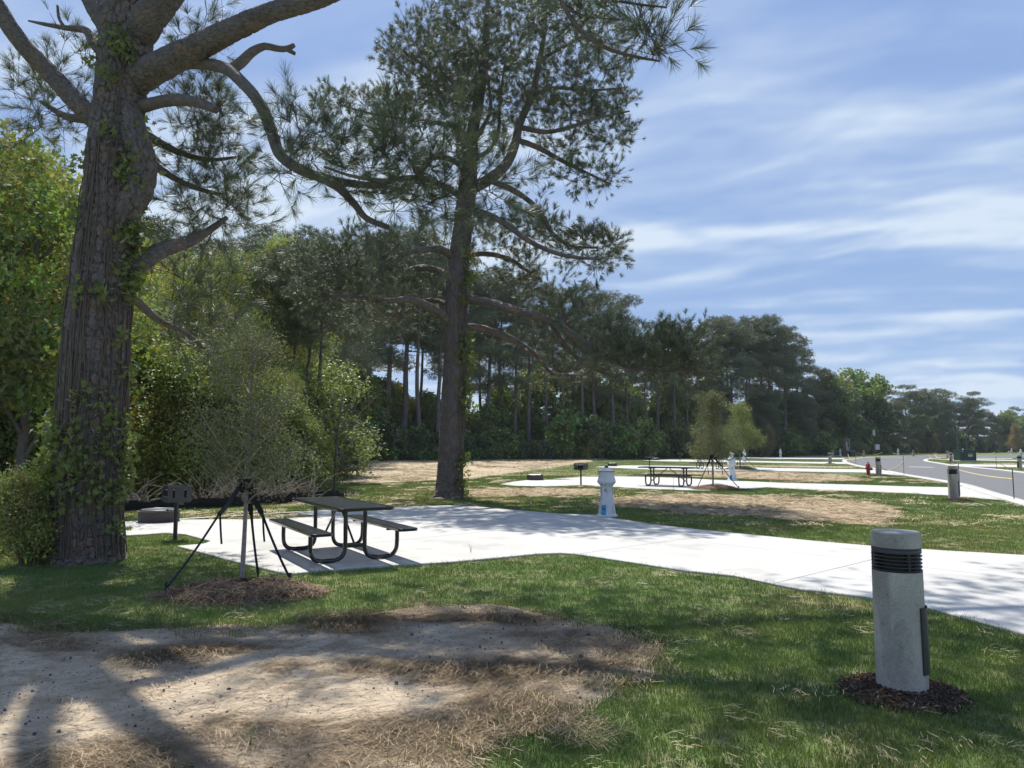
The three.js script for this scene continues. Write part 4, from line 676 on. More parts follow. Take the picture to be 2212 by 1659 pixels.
{
  const R = mulberry(2001);
  const pines = [woodPine(711, 24, 0.48, 3.6, 0.40, M.needleFar, 1.2), woodPine(712, 24, 0.55, 3.0, 0.33, M.needleFar, 1.05), woodPine(713, 24, 0.42, 3.8, 0.42, M.needleFar, 1.25), woodPine(714, 24, 0.62, 2.8, 0.28), woodPine(715, 24, 0.34, 3.2, 0.36, M.needleFar, 1.25)];
  const dense = [woodPine(721, 16, 0.1, 3.6, 0.25, M.needleFar, 2), woodPine(722, 16, 0.14, 3.2, 0.25, M.needleFar, 2)];
  const LINE = [[730, 66, 520], [770, 80, 505], [840, 88, 500], [900, 90, 505], [960, 92, 540], [1050, 94, 575], [1110, 96, 580], [1160, 98, 585], [1220, 99, 640], [1260, 100, 640], [1300, 102, 615], [1355, 104, 640], [1380, 106, 735], [1405, 107, 745], [1428, 110, 655], [1470, 113, 690], [1505, 115, 735], [1538, 118, 740], [1558, 121, 688], [1600, 124, 682], [1650, 127, 686], [1690, 131, 695], [1740, 137, 765], [1800, 148, 812], [1870, 160, 825], [1930, 174, 845], [2000, 190, 832], [2060, 205, 850], [2110, 215, 852], [2160, 230, 880], [2212, 245, 888], [2290, 260, 880], [2400, 280, 880]];
  const line = X => { for (let k = 0; k < LINE.length - 1; k++) if (X <= LINE[k + 1][0]) { const f = clamp((X - LINE[k][0]) / (LINE[k + 1][0] - LINE[k][0])); return [lerp(LINE[k][1], LINE[k + 1][1], f), lerp(LINE[k][2], LINE[k + 1][2], f)]; } return LINE.at(-1).slice(1); };
  const looks = ['tall pine with a broad flat crown in the wood behind the campsites', 'tall slim pine with a narrow crown in the wood behind the campsites', 'tall pine with a wide spreading crown in the wood behind the campsites', 'tall bare-stemmed pine with a small high crown in the wood behind the campsites', 'tall pine with a deep crown halfway down its trunk in the wood behind the campsites'], group = 'pines of the wood behind the campsites';
  // front row follows the skyline, then two thinner rows behind
  for (let X = 700; X < 1745; X += 26 + 16 * R()) { const [d, top] = line(X), dd = d + R() * 5, H = 1.6 + (966 - top) / 1555 * dd * (0.92 + 0.1 * R()); { const q = Math.floor(R() * 5); plant(pines[q], 'pine_tree', at(X, dd), R() * 6.28, V(1, 1, 1).multiplyScalar(H / 24).multiply(V(0.9 + 0.25 * R(), 1, 0.9 + 0.25 * R())), looks[q], 'tree', group); } }
  for (let X = 640; X < 1730; X += 30 + 20 * R()) { const [d, top] = line(X), dd = d + 10 + R() * 16, H = 1.6 + (966 - top - 30 - 50 * R()) / 1555 * dd; { const q = Math.floor(R() * 5); plant(pines[q], 'pine_tree', at(X, dd), R() * 6.28, V(0.9, 1, 0.9).multiplyScalar(H / 24), looks[q], 'tree', group); } }
  // denser mass to the right
  for (const [X, dd, top] of [[1550, 120, 690], [1575, 124, 684], [1610, 126, 684], [1640, 128, 688], [1672, 131, 690], [1700, 134, 720], [1725, 137, 745]]) { const H = 1.6 + (966 - top) / 1555 * dd; { const q = Math.floor(R() * 5); plant(pines[q], 'pine_tree', at(X, dd + 2), R() * 6.28, V(1.15, 1, 1.15).multiplyScalar(H / 24), looks[q], 'tree', group); } }
  for (let X = 1580; X < 2300; X += 24 + 14 * R()) { const [d, top] = line(X), T2 = X < 1745 ? 840 + 40 * R() : top + 12 + 50 * R() * R(), dd = d - 6 + 10 * R(), H = 1.6 + (966 - T2) / 1555 * dd; plant(dense[Math.floor(R() * 2)], 'pine_tree', at(X, dd), R() * 6.28, V(1, 1, 1).multiplyScalar(H / 16).multiply(V(0.85 + 0.3 * R(), 1, 0.85 + 0.3 * R())), 'dark bushy pine branching to the ground at the far bend', 'tree', 'bushy pines at the far bend'); }
  for (let X = 1900; X < 2320; X += 50 + 30 * R()) { const [d, top] = line(X), dd = d + 14, H = 1.6 + (966 - top + 4) / 1555 * dd; plant(pines[Math.floor(R() * 5)], 'pine_tree', at(X, dd), R() * 6.28, V(1.3, 1, 1.3).multiplyScalar(H / 24), 'rounded pine crown rising above the far bushy pines', 'tree', 'pines above the far bushy pines'); }
  // light green broadleaf trees among the far pines
  const lightTree = broadTree(731, 12, 0.15, 4.2, 620, LEAF_FAR, M.leaf, 13, 0.2, r => [0.55 + 0.4 * r(), 0.65 + 0.3 * r(), 0.6 + 0.4 * r()], 1.1);
  for (const [X, d, top] of [[1865, 156, 812], [1790, 145, 830], [1985, 182, 900], [2035, 200, 900], [2170, 228, 895], [2240, 240, 890]]) plant(lightTree, 'broadleaf_tree', at(X, d), R() * 6, (1.6 + (966 - top) / 1555 * d) / 12, 'light green broadleaf tree among the dark far pines', 'tree', 'light green trees among the far pines');
  const darkTree = broadTree(733, 11, 0.12, 3.4, 620, LEAF_FAR, M.leafGlossy, 15, 0.16, r => [0.8 + 0.6 * r(), 0.85 + 0.5 * r(), 0.8 + 0.5 * r()], 1.1), oliveTree = broadTree(734, 9, 0.12, 2.8, 520, LEAF_FAR, M.leafGlossy, 13, 0.14, r => [1.2 + 0.7 * r(), 1.1 + 0.5 * r(), 0.8 + 0.5 * r()], 1.0);
  for (let X = 735; X < 1760; X += 25 + 22 * R()) { const [d] = line(X), dd = d + 1 + 12 * R(), k = 0.6 + 0.65 * R(), o = R() < 0.45; plant(o ? oliveTree : darkTree, 'understorey_tree', at(X, dd), R() * 6, V(k * 0.9, k, k * 0.9), o ? 'low olive-green tree under the tall pines' : 'low dark green tree under the tall pines', 'tree', 'low trees under the tall pines'); }
  // understorey of the far wood
  const U = [bush(741, 5, 3, 330, LEAF_FAR, M.leafGlossy, r => grey(0.55 + 0.9 * r()), 1), bush(742, 5, 2.6, 330, LEAF_FAR, M.leafGlossy, r => [1.1 + 0.8 * r(), 1.0 + 0.6 * r(), 0.8 + 0.4 * r()], 0.9), bush(743, 5, 3.2, 330, LEAF_FAR, M.leafGlossy, r => [0.5 + 0.6 * r(), 0.6 + 0.6 * r(), 0.6 + 0.6 * r()], 1.1), bush(744, 4, 2.6, 260, LEAF_FAR, M.leaf, r => (v => [v * 1.05, v, v])(0.45 + 0.5 * r()), 0.8), bush(745, 3, 2.4, 220, LEAF_FAR, M.leafOlive, r => grey(0.6 + 0.7 * r()), 0.75)];
  for (let X = 705; X < 2300; X += 13 + 11 * R()) { const [d] = line(X), dd = d * (0.95 + 0.03 * R()), k = 0.45 + 0.75 * R() * R() + 0.25 * R(), q = Math.floor(R() * 5); plant(U[q], 'undergrowth_bush', at(X, dd), R() * 6.28, V(1.15, 0.85 + 0.35 * R(), 1.15).multiplyScalar(k), ['dark green leafy', 'olive-green leafy', 'deep green leafy', 'light green leafy', 'low brownish-olive'][q] + ' bush at the foot of the far wood', 'bush', 'bushes at the foot of the wood'); }
  for (let X = 660; X < 1750; X += 24 + 14 * R()) { const [d] = line(X), dd = d + 5 + 14 * R(); const q = Math.floor(R() * 4); plant(U[q], 'undergrowth_bush', at(X, dd), R() * 6.28, V(1.3, 0.9 + 0.5 * R(), 1.3), ['dark green', 'olive-green', 'deep green', 'light green'][q] + ' shaded bush among the trunks inside the far wood', 'bush', 'bushes inside the wood'); }

  // wood edge on the left
  const bright = r => [0.75 + 0.7 * r(), 0.85 + 0.45 * r(), 0.7 + 0.6 * r()], yel = r => [0.95 + 0.6 * r(), 0.95 + 0.4 * r(), 0.7 + 0.5 * r()];
  const tulip = broadTree(751, 11, 0.3, 3.2, 1500, LOBED, M.leaf, 16, 0.16, bright, 1), gum = broadTree(752, 10, 0.25, 2.4, 1300, LEAF, M.leaf, 14, 0.13, yel, 1.15), gum2 = broadTree(753, 8, 0.2, 2.6, 1300, LEAF, M.leaf, 13, 0.12, bright, 1.1);
  const H = (Y, d) => 1.6 + (966 - Y) / 1555 * d, put = (proto, h0, X, d, Y, w, name, label, group) => { const k = H(Y, d) / h0; plant(proto, name, at(X, d), R() * 6.28, V(k * w, k, k * w), label, 'tree', group); };
  put(tulip, 11, 50, 17, 300, 1, 'broadleaf_tree', 'bright green tree with lobed leaves beside the massive old pine'); put(tulip, 11, -120, 19, 250, 1.1, 'broadleaf_tree', 'bright lobed-leaf tree at the edge of the wood, partly cut off');
  put(gum, 10, 555, 33, 505, 0.75, 'broadleaf_tree', 'tall yellow-green tree rising above the wood edge'); put(gum2, 8, 460, 28, 560, 0.8, 'broadleaf_tree', 'green tree behind the staked sapling'); put(gum2, 8, 350, 25, 590, 1, 'broadleaf_tree', 'green tree just behind the massive old pine'); put(gum2, 8, 600, 24.5, 800, 0.75, 'broadleaf_tree', 'low green tree at the corner of the wood');
  put(gum2, 8, 420, 23, 720, 1, 'broadleaf_tree', 'leafy young tree behind the steel grill'); put(gum2, 8, 150, 22, 520, 1, 'broadleaf_tree', 'shaded green tree left of the old pine trunk'); put(gum2, 8, 500, 27, 640, 0.7, 'broadleaf_tree', 'green tree between the staked sapling and the sand field');
  put(gum2, 8, 640, 38, 760, 0.7, 'broadleaf_tree', 'thin green tree before the far pines');
  for (const [X, d, Y] of [[60, 30, 480], [250, 31, 500], [420, 36, 560], [500, 40, 580], [560, 44, 640], [-60, 26, 420]]) put(gum2, 8, X, d, Y, 1.15, 'broadleaf_tree', 'shaded tree deeper inside the left wood', 'shaded trees inside the left wood');
  for (const [X, d, Y, f] of [[585, 29, 545, 1], [625, 32, 530, 1], [655, 30, 560, 1], [690, 36, 540, 1], [505, 31, 560, 1], [330, 42, 470], [440, 46, 520], [510, 50, 505], [600, 52, 500], [660, 56, 510], [250, 40, 500], [700, 60, 540], [120, 38, 420]]) { const k = H(Y, d) / 24; plant(pines[f ? 3 : Math.floor(R() * 5)], 'pine_tree', at(X, d), R() * 6, V(1.2 * k, k, 1.2 * k), f ? 'slim bare-stemmed pine at the corner of the left wood' : 'pine standing deep inside the left wood', 'tree', f ? 'pines at the corner of the left wood' : 'pines inside the left wood'); }
  const B = [bush(761, 4, 2, 700, LEAF, M.leafGlossy, r => grey(0.8 + 0.8 * r()), 1), bush(762, 4, 2, 700, LEAF, M.leaf, r => grey(0.5 + 0.5 * r()), 1), bush(763, 3, 1.8, 650, LEAF, M.leafGlossy, r => [1 + 0.8 * r(), 0.9 + 0.6 * r(), 0.8], 0.9)];
  for (const [X, d, s] of [[-150, 16, 1.2], [-60, 17, 1.1], [20, 16.5, 1.1], [90, 17.5, 1.2], [150, 18.5, 1.1], [300, 19, 1.2], [355, 19.5, 1], [400, 20, 1.2], [450, 20.5, 1.1], [500, 21, 1.1], [545, 21.5, 0.9], [585, 21.5, 1.0], [620, 22, 0.85], [655, 22.5, 0.65], [330, 22, 1.5], [430, 23, 1.5], [500, 24, 1.5], [560, 25, 1.4], [610, 26, 1.2], [60, 21, 1.8], [180, 22, 1.7], [-60, 20, 1.8], [250, 24, 1.7], [650, 30, 1.2], [670, 40, 1.5], [690, 50, 1.4]]) { const q = Math.floor(R() * 3); plant(B[q], 'wood_edge_bush', at(X, d + 2.2), R() * 6.28, s * (0.9 + 0.2 * R()), ['dark green', 'light green', 'brownish-olive'][q] + ' dense bush along the left wood edge behind the silt fence', 'bush', 'bushes along the left wood edge'); }
  for (let k = 0; k < 26; k++) { const X = -200 + 900 * (k + R()) / 26, d = 28 + 14 * R(); plant(B[Math.floor(R() * 2)], 'wood_edge_bush', at(X, d), R() * 6, V(2, 1.6, 2), 'tall shaded bush inside the left wood', 'bush', 'shaded bushes inside the left wood'); }
  // young thin pine before the sand field
  { const d = 21.5, b = G(722, 1064), R2 = mulberry(771), t = thing('young_pine', 'thin young pine at the corner of the wood before the sand field', 'tree', b), gb = new GB(), fine = new GB(), Hh = 3.6, tr = spline([[V(0, -0.05, 0), 0.045], [V(0.05, Hh * 0.5, 0), 0.035], [V(0.25, Hh, 0), 0.012]], 0.2), l = []; void d;
    gb.tube(tr, 7, null); for (let k = 0; k < 26; k++) { const q = tr[Math.floor(lerp(0.22, 0.98, R2()) * (tr.length - 1))].p, a = R2() * 6.28, L = lerp(1.1, 0.3, q.y / Hh) * (0.6 + 0.5 * R2()), e = q.clone().add(V(Math.cos(a) * L, L * 0.15, Math.sin(a) * L)); fine.tube(spline([[q.clone(), 0.012], [e, 0.005]], 0.3), 4, null); for (let j = 0; j < 4; j++) l.push({ p: q.clone().lerp(e, lerp(0.4, 1, R2())), d: e.clone().sub(q).normalize().add(unit(R2).multiplyScalar(0.5)).normalize(), s: 0.9, t: R2() * 6, c: grey(0.8 + 0.3 * R2()) }); }
    mesh('trunk', gb.build(), M.barkSmall, t); mesh('branches', fine.build(), M.barkSmall, t).userData.kind = 'stuff'; instances('needles', TUFT2[0], M.needle, l, t); }
  // bare brush at the wood edge
  for (const [X, d, s] of [[560, 20.6, 1], [610, 21, 1.2], [665, 21.6, 1.1], [300, 18.8, 0.9], [450, 19.8, 1.2], [515, 20.2, 1]]) {
    const t = thing('dead_brush', 'bare pale twiggy brush at the left wood edge', 'brush', at(X, d), R() * 6, 'bare brush at the left wood edge'), gb = new GB();
    for (let k = 0; k < 34; k++) { const a = R() * 6.28, l = s * (0.4 + 0.9 * R()), b = V(gauss(R) * 0.25, -0.03, gauss(R) * 0.25), e = b.clone().add(V(Math.cos(a) * l * 0.8, l * (0.3 + 0.9 * R()), Math.sin(a) * l * 0.8)), m = b.clone().lerp(e, 0.5).add(V(gauss(R) * 0.1, 0.12 * l, gauss(R) * 0.1)); gb.tube(spline([[b, 0.011], [m, 0.008], [e, 0.004]], 0.25), 4, null, false); if (R() < 0.6) gb.tube([{ p: m, r: 0.006 }, { p: m.clone().add(V(gauss(R) * 0.4, 0.3 * R(), gauss(R) * 0.4)), r: 0.003 }], 3, null, false); }
    mesh('twigs', gb.build(), M.barkPale, t).userData.kind = 'stuff';
  }
  // undergrowth round the old pine's foot
  const foot = bush(781, 1.5, 0.75, 620, LEAF_BUSH, M.leafOlive, r => [1.1 + 1.0 * r(), 1.1 + 0.8 * r(), 0.8 + 0.5 * r()], 1), footTall = bush(782, 2.1, 0.6, 420, LOBED_SMALL, M.leaf, r => [0.9 + 0.7 * r(), 0.85 + 0.5 * r(), 0.6 + 0.4 * r()], 0.85);
  plant(foot, 'shrub', G(62, 1222), 1, V(0.85, 0.95, 0.7), 'small-leaved yellowish shrub at the left foot of the massive old pine', 'bush'); plant(footTall, 'shrub', G(128, 1205), 2, V(0.8, 0.95, 0.6), 'upright yellow-green shrub leaning on the massive old pine', 'bush'); plant(foot, 'shrub', G(-30, 1195), 3, 0.8, 'low shrub left of the old pine, partly cut off', 'bush');
}

// ---------- picnic tables ----------
M.tableTop = phy({ color: C(0.006, 0.0065, 0.007), roughness: 0.2, clearcoat: 0.6, clearcoatRoughness: 0.15 });
function meshTop(L, W, T, y) {                                       // coated expanded-steel sheet: crossing strands with open diamonds, in a rolled rim
  const parts = [], x = L / 2 - 0.03, z = W / 2 - 0.03, st = 0.036, sl = 2.1;
  for (const s of [-1, 1]) for (let c = -x - z * sl; c < x + z * sl; c += st) {
    let z0 = Math.max(-z, (s > 0 ? (-x - c) : (c - x)) / sl), z1 = Math.min(z, (s > 0 ? (x - c) : (c + x)) / sl); if (z1 - z0 < 0.02) continue;
    parts.push(bar(V(c + s * sl * z0, y - 0.006, z0), V(c + s * sl * z1, y - 0.006, z1), 0.0062, 5));
  }
  const r = 0.06, s = new THREE.Shape(), h = new THREE.Path(), rr = (p, x, z, r) => { p.moveTo(-x + r, -z); p.lineTo(x - r, -z); p.quadraticCurveTo(x, -z, x, -z + r); p.lineTo(x, z - r); p.quadraticCurveTo(x, z, x - r, z); p.lineTo(-x + r, z); p.quadraticCurveTo(-x, z, -x, z - r); p.lineTo(-x, -z + r); p.quadraticCurveTo(-x, -z, -x + r, -z); };
  rr(s, L / 2, W / 2, r); rr(h, L / 2 - 0.045, W / 2 - 0.045, r * 0.6); s.holes.push(h);
  parts.push(new THREE.ExtrudeGeometry(s, { depth: T - 0.016, bevelEnabled: true, bevelSize: 0.008, bevelThickness: 0.008, bevelSegments: 2, curveSegments: 6 }).rotateX(-Math.PI / 2).translate(0, y - T + 0.010, 0));
  return join(parts);
}
const TOP = meshTop(2.4, 0.76, 0.045, 0.765), SEAT = meshTop(2.4, 0.27, 0.04, 0.455);
function picnicTable(label, pos, turn, group) {
  const t = thing('picnic_table', label, 'picnic table', pos, turn, group), L = 2.4;
  mesh('table_top', TOP, M.tableTop, t);
  for (const s of [-1, 1]) {
    mesh('seat', SEAT, M.tableTop, t).position.z = s * 0.6;
    for (const e of [-1, 1]) {                                        // bent tube from table top down, along the ground and up to the seat
      const x = e * 0.72, z0 = s * 0.14, z1 = s * 0.62, q = (y, z) => V(x, y, z);
      mesh('leg', rod([q(0.725, z0), q(0.5, z0), q(0.22, z0), q(0.13, z0 + s * 0.012), q(0.062, z0 + s * 0.06), q(0.036, z0 + s * 0.14), q(0.034, (z0 + z1) / 2), q(0.036, z1 - s * 0.14), q(0.062, z1 - s * 0.06), q(0.13, z1 - s * 0.012), q(0.22, z1), q(0.418, z1)], 0.03, 12, 70), M.blackCoat, t);
    }
  }
  for (const e of [-1, 1]) {
    mesh('crossbar', join([box(0.05, 0.05, 0.26, e * 0.72, 0.215, 0, 0.01), box(0.045, 0.03, 0.62, e * 0.72, 0.705, 0, 0.008), box(0.04, 0.022, 0.2, e * 0.72, 0.405, 0.56, 0.006), box(0.04, 0.022, 0.2, e * 0.72, 0.405, -0.56, 0.006)]), M.blackCoat, t);
    mesh('brace', bar(V(e * 0.70, 0.225, 0), V(e * 0.06, 0.70, 0), 0.016, 10), M.blackCoat, t);
  }
  return t;
}
const dirTurn = (dx, dd) => Math.atan2(dd, dx);                       // the long axis points along (x, depth)
picnicTable('glossy black picnic table on bent tube legs beside the steel fire ring', V(-2.55, 0.03, -10.75), dirTurn(0.52, -0.854));
picnicTable('black picnic table on the pad between the grill and the staked sapling', G(1448, 1052).add(V(0, 0.03, -0.3)), dirTurn(0.80, -0.60));
picnicTable('black picnic table behind the white pedestal with full lantern', G(1545, 1014).add(V(-0.4, 0.03, 0)), dirTurn(0.80, -0.60));
for (const [x, y] of [[1634, 989], [1538, 990], [1762, 982.5], [2020, 982]]) picnicTable('small dark far picnic table before the wood', G(x, y).add(V(0, 0.03, 0)), dirTurn(0.85, -0.5), 'far picnic tables before the wood');

// ---------- pedestal grills ----------
function grill(label, pos, turn, group) {
  const t = thing('park_grill', label, 'grill', pos, turn, group), y0 = 0.66, h = 0.27, w = 0.46, d = 0.38;
  mesh('post', join([cyl(0.035, 0.035, 0.67, 0, -0.02, 0, 14), cyl(0.06, 0.05, 0.02, 0, 0.0, 0, 14)]), M.blackSteel, t);
  mesh('firebox', join([box(w, 0.008, d, 0, y0, 0, 0.003), box(w, h, 0.008, 0, y0 + h / 2, -d / 2, 0.003), box(w, h * 0.35, 0.008, 0, y0 + h * 0.175, d / 2, 0.003)]), M.blackSteel, t);
  for (const s of [-1, 1]) {                                           // side plates with two upright slots
    const x = s * w / 2, pc = (z, zz, y, yy) => box(0.008, yy - y, zz - z, x, y0 + (y + yy) / 2, (z + zz) / 2, 0.002);
    mesh('side_plate', join([pc(-d / 2, -0.11, 0, h), pc(-0.075, 0.075, 0, h), pc(0.11, d / 2, 0, h), pc(-0.11, -0.075, 0, 0.07), pc(-0.11, -0.075, 0.22, h), pc(0.075, 0.11, 0, 0.07), pc(0.075, 0.11, 0.22, h)]), M.greySteel, t);
  }
  const bars = []; for (let k = 0; k < 13; k++) bars.push(bar(V(-w / 2 + 0.02, y0 + 0.2, -d / 2 + 0.03 + k * (d - 0.06) / 12), V(w / 2 - 0.02, y0 + 0.2, -d / 2 + 0.03 + k * (d - 0.06) / 12), 0.006, 6));
  mesh('grate', join(bars), M.blackSteel, t); mesh('handle', rod([V(-w / 2 - 0.004, y0 + 0.2, 0.06), V(-w / 2 - 0.10, y0 + 0.2, 0.06), V(-w / 2 - 0.10, y0 + 0.2, -0.06), V(-w / 2 - 0.004, y0 + 0.2, -0.06)], 0.008, 8), M.blackSteel, t);
  return t;
}
grill('black pedestal grill on the grass beside the massive old pine', G(378, 1166), -0.95);
grill('black pedestal grill at the edge of the pad before the sand field', G(1255, 1049), -0.62);
grill('black pedestal grill behind the picnic table on the second pad', G(1403, 1013.5), -0.6);
for (const [x, y] of [[1469, 997], [1980, 983]]) grill('small dark far pedestal grill before the wood', G(x, y), -0.5, 'far pedestal grills');

// ---------- fire rings ----------
function fireRing(label, pos, turn, group) {
  const t = thing('fire_ring', label, 'fire ring', pos, turn, group), r = 0.40, h = 0.22;
  const prof = [[r, -0.01], [r, h], [r + 0.03, h + 0.004], [r + 0.03, h + 0.014], [r - 0.014, h + 0.014], [r - 0.014, -0.01]].map(p => new THREE.Vector2(...p));
  mesh('steel_ring', new THREE.LatheGeometry(prof, 48), M.rustSteel, t);
  const g = []; for (let k = -6; k <= 6; k++) { const z = k * 0.05, x = Math.sqrt(0.34 * 0.34 - z * z); if (x > 0.05) g.push(bar(V(-x, h + 0.03, z), V(x, h + 0.03, z), 0.007, 6)); }
  g.push(new THREE.TorusGeometry(0.34, 0.01, 6, 40).rotateX(Math.PI / 2).translate(0, h + 0.03, 0));
  mesh('cooking_grate', join(g), M.bareSteel, t);
  for (const a of [0.4, 3.3]) mesh('hinge', join([box(0.05, 0.07, 0.03, Math.cos(a) * (r - 0.02), h + 0.02, Math.sin(a) * (r - 0.02), 0.004), new THREE.TorusGeometry(0.03, 0.008, 6, 16).translate(Math.cos(a) * (r + 0.06), 0.05, Math.sin(a) * (r + 0.06))]), M.blackSteel, t);
  mesh('ash', new THREE.CircleGeometry(r - 0.02, 32).rotateX(-Math.PI / 2).translate(0, 0.03, 0), M.greyPlate, t);
  return t;
}
fireRing('dark steel fire ring with cooking grate on the pad beside the old pine', G(343, 1129).add(V(0, 0.03, 0)), 2.6);
fireRing('dark steel fire ring at the rounded end of the second pad', G(1156, 1038).add(V(0, 0.03, 0)), 2.6);
for (const [x, y] of [[1323, 1007.6], [1417, 994.5]]) fireRing('low dark fire ring at the end of a far pad', G(x, y).add(V(0, 0.03, 0)), 2.2, 'far fire rings');

// ---------- lighthouse power pedestals ----------
function octa(list) {                                                 // chamfered-square sections, bottom to top: [half width, height]
  const g = new GB(), ring = ([a, y]) => { const c = a * 0.42; return [[a, -c], [a, c], [c, a], [-c, a], [-a, c], [-a, -c], [-c, -a], [c, -a]].map(([x, z]) => V(x, y, z)); };
  for (let k = 0; k < list.length - 1; k++) { const A = ring(list[k]), B = ring(list[k + 1]); for (let i = 0; i < 8; i++) { const j = (i + 1) % 8; g.tri(A[i], B[i], A[j]); g.tri(A[j], B[i], B[j]); } }
  const top = ring(list.at(-1)), c = V(0, list.at(-1)[1], 0); for (let i = 0; i < 8; i++) g.tri(top[i], c, top[(i + 1) % 8]);
  return g.build();
}
function pedestal(label, pos, turn, lantern, group) {
  const t = thing('power_pedestal', label, 'power pedestal', pos, turn, group);
  mesh('base', octa([[0.225, -0.005], [0.225, 0.025], [0.2, 0.04]]), M.white, t);
  mesh('tower', octa([[0.192, 0.035], [0.176, 0.12], [0.122, 0.50], [0.118, 0.52], [0.118, 0.66]]), M.white, t);
  mesh('head', octa([[0.118, 0.655], [0.122, 0.67], [0.196, 0.77], [0.196, 0.79], [0.160, 0.92], [0.158, 1.0]]), M.white, t);
  const roof = mesh('roof', octa([[0.165, 1.0], [0.178, 1.004], [0.178, 1.035], [0.05, 1.095], [0.045, 1.1]]), M.white, t); void roof;
  mesh('rim', octa([[0.181, 1.006], [0.181, 1.026]]), lantern ? M.white : M.gold, t);
  if (lantern) { const l = mesh('lantern', octa([[0.10, 1.07], [0.093, 1.24]]), M.white, t); mesh('lantern_panel', box(0.004, 0.05, 0.09, 0.0995, 1.16, 0, 0.002), M.greyPlate, l); mesh('lantern_roof', octa([[0.115, 1.235], [0.115, 1.255], [0.035, 1.305], [0.03, 1.33], [0.012, 1.35]]), M.white, t); }
  else mesh('cap', join([cyl(0.042, 0.046, 0.035, 0, 1.095, 0, 12), cyl(0.035, 0.03, 0.012, 0, 1.13, 0, 12)]), M.glassDark, t);
  // door on the -z... face: tilted with the tower wall
  const face = (name, w, h, d, y, off, mat, turnY, parent = t) => { const m = mesh(name, box(w, h, d, 0, 0, 0, 0.004), mat, parent), half = lerp(0.192, 0.122, clamp((y - 0.035) / 0.465)), a = new THREE.Group(); void a; m.position.set(Math.sin(turnY) * (half + off), y, Math.cos(turnY) * (half + off)); m.rotation.set(0, turnY, 0, 'YXZ'); m.rotation.x = -0.148 * 1; return m; };
  const door = face('door', 0.115, 0.215, 0.012, 0.15, 0.004, M.blue, 0); mesh('handle', join([box(0.05, 0.02, 0.012, -0.01, 0.03, 0.012, 0.003), cyl(0.011, 0.011, 0.02, 0.03, 0.0, 0.012, 8)]), M.blackSteel, door);
  face('door_frame', 0.15, 0.016, 0.02, 0.267, 0.006, M.white, 0); face('meter_panel', 0.12, 0.16, 0.008, 0.16, 0.003, M.greyPlate, Math.PI / 2); face('meter_cover', 0.108, 0.148, 0.009, 0.16, 0.005, M.white, Math.PI / 2);
  for (const s of [-1, 1]) mesh('outlet', box(0.028, 0.012, 0.075, s * 0.045, 0.715, 0.160, 0.003).rotateX(0), M.glassDark, t);
  mesh('outlet_lid', box(0.17, 0.02, 0.02, 0, 0.93, 0.162, 0.004), M.white, t); mesh('notice_plate', box(0.05, 0.075, 0.004, 0.02, 0.59, 0.1195, 0.002), M.greyPlate, t);
  for (const s of [0, 1, 2, 3]) { const a = s * Math.PI / 2; mesh('neck_panel', box(0.03, 0.16, 0.02, 0, 0, 0, 0.005).translate(0.085, 0.59, 0.118).rotateY(a + Math.PI / 2), M.white, t); }
  return t;
}
const pw = -0.55;
pedestal('white lighthouse-shaped power pedestal with gold rim, blue door and no lantern', G(1313, 1119).add(V(0, 0.03, -0.15)), pw, false);
pedestal('white lighthouse-shaped power pedestal with full lantern beside the staked sapling', G(1583, 1039.5).add(V(0, 0.03, -0.1)), pw, true);
pedestal('white power pedestal half hidden behind the second staked sapling', G(1608, 997.5).add(V(0, 0.02, 0)), pw, true);
for (const [x, y] of [[1686, 989], [1815, 986], [1940.5, 984.2], [2081, 986], [2186, 982.5], [2206, 991]]) pedestal('small far white lighthouse-shaped pedestal by the road bend or wood', G(x, y), pw, true, 'far white power pedestals');

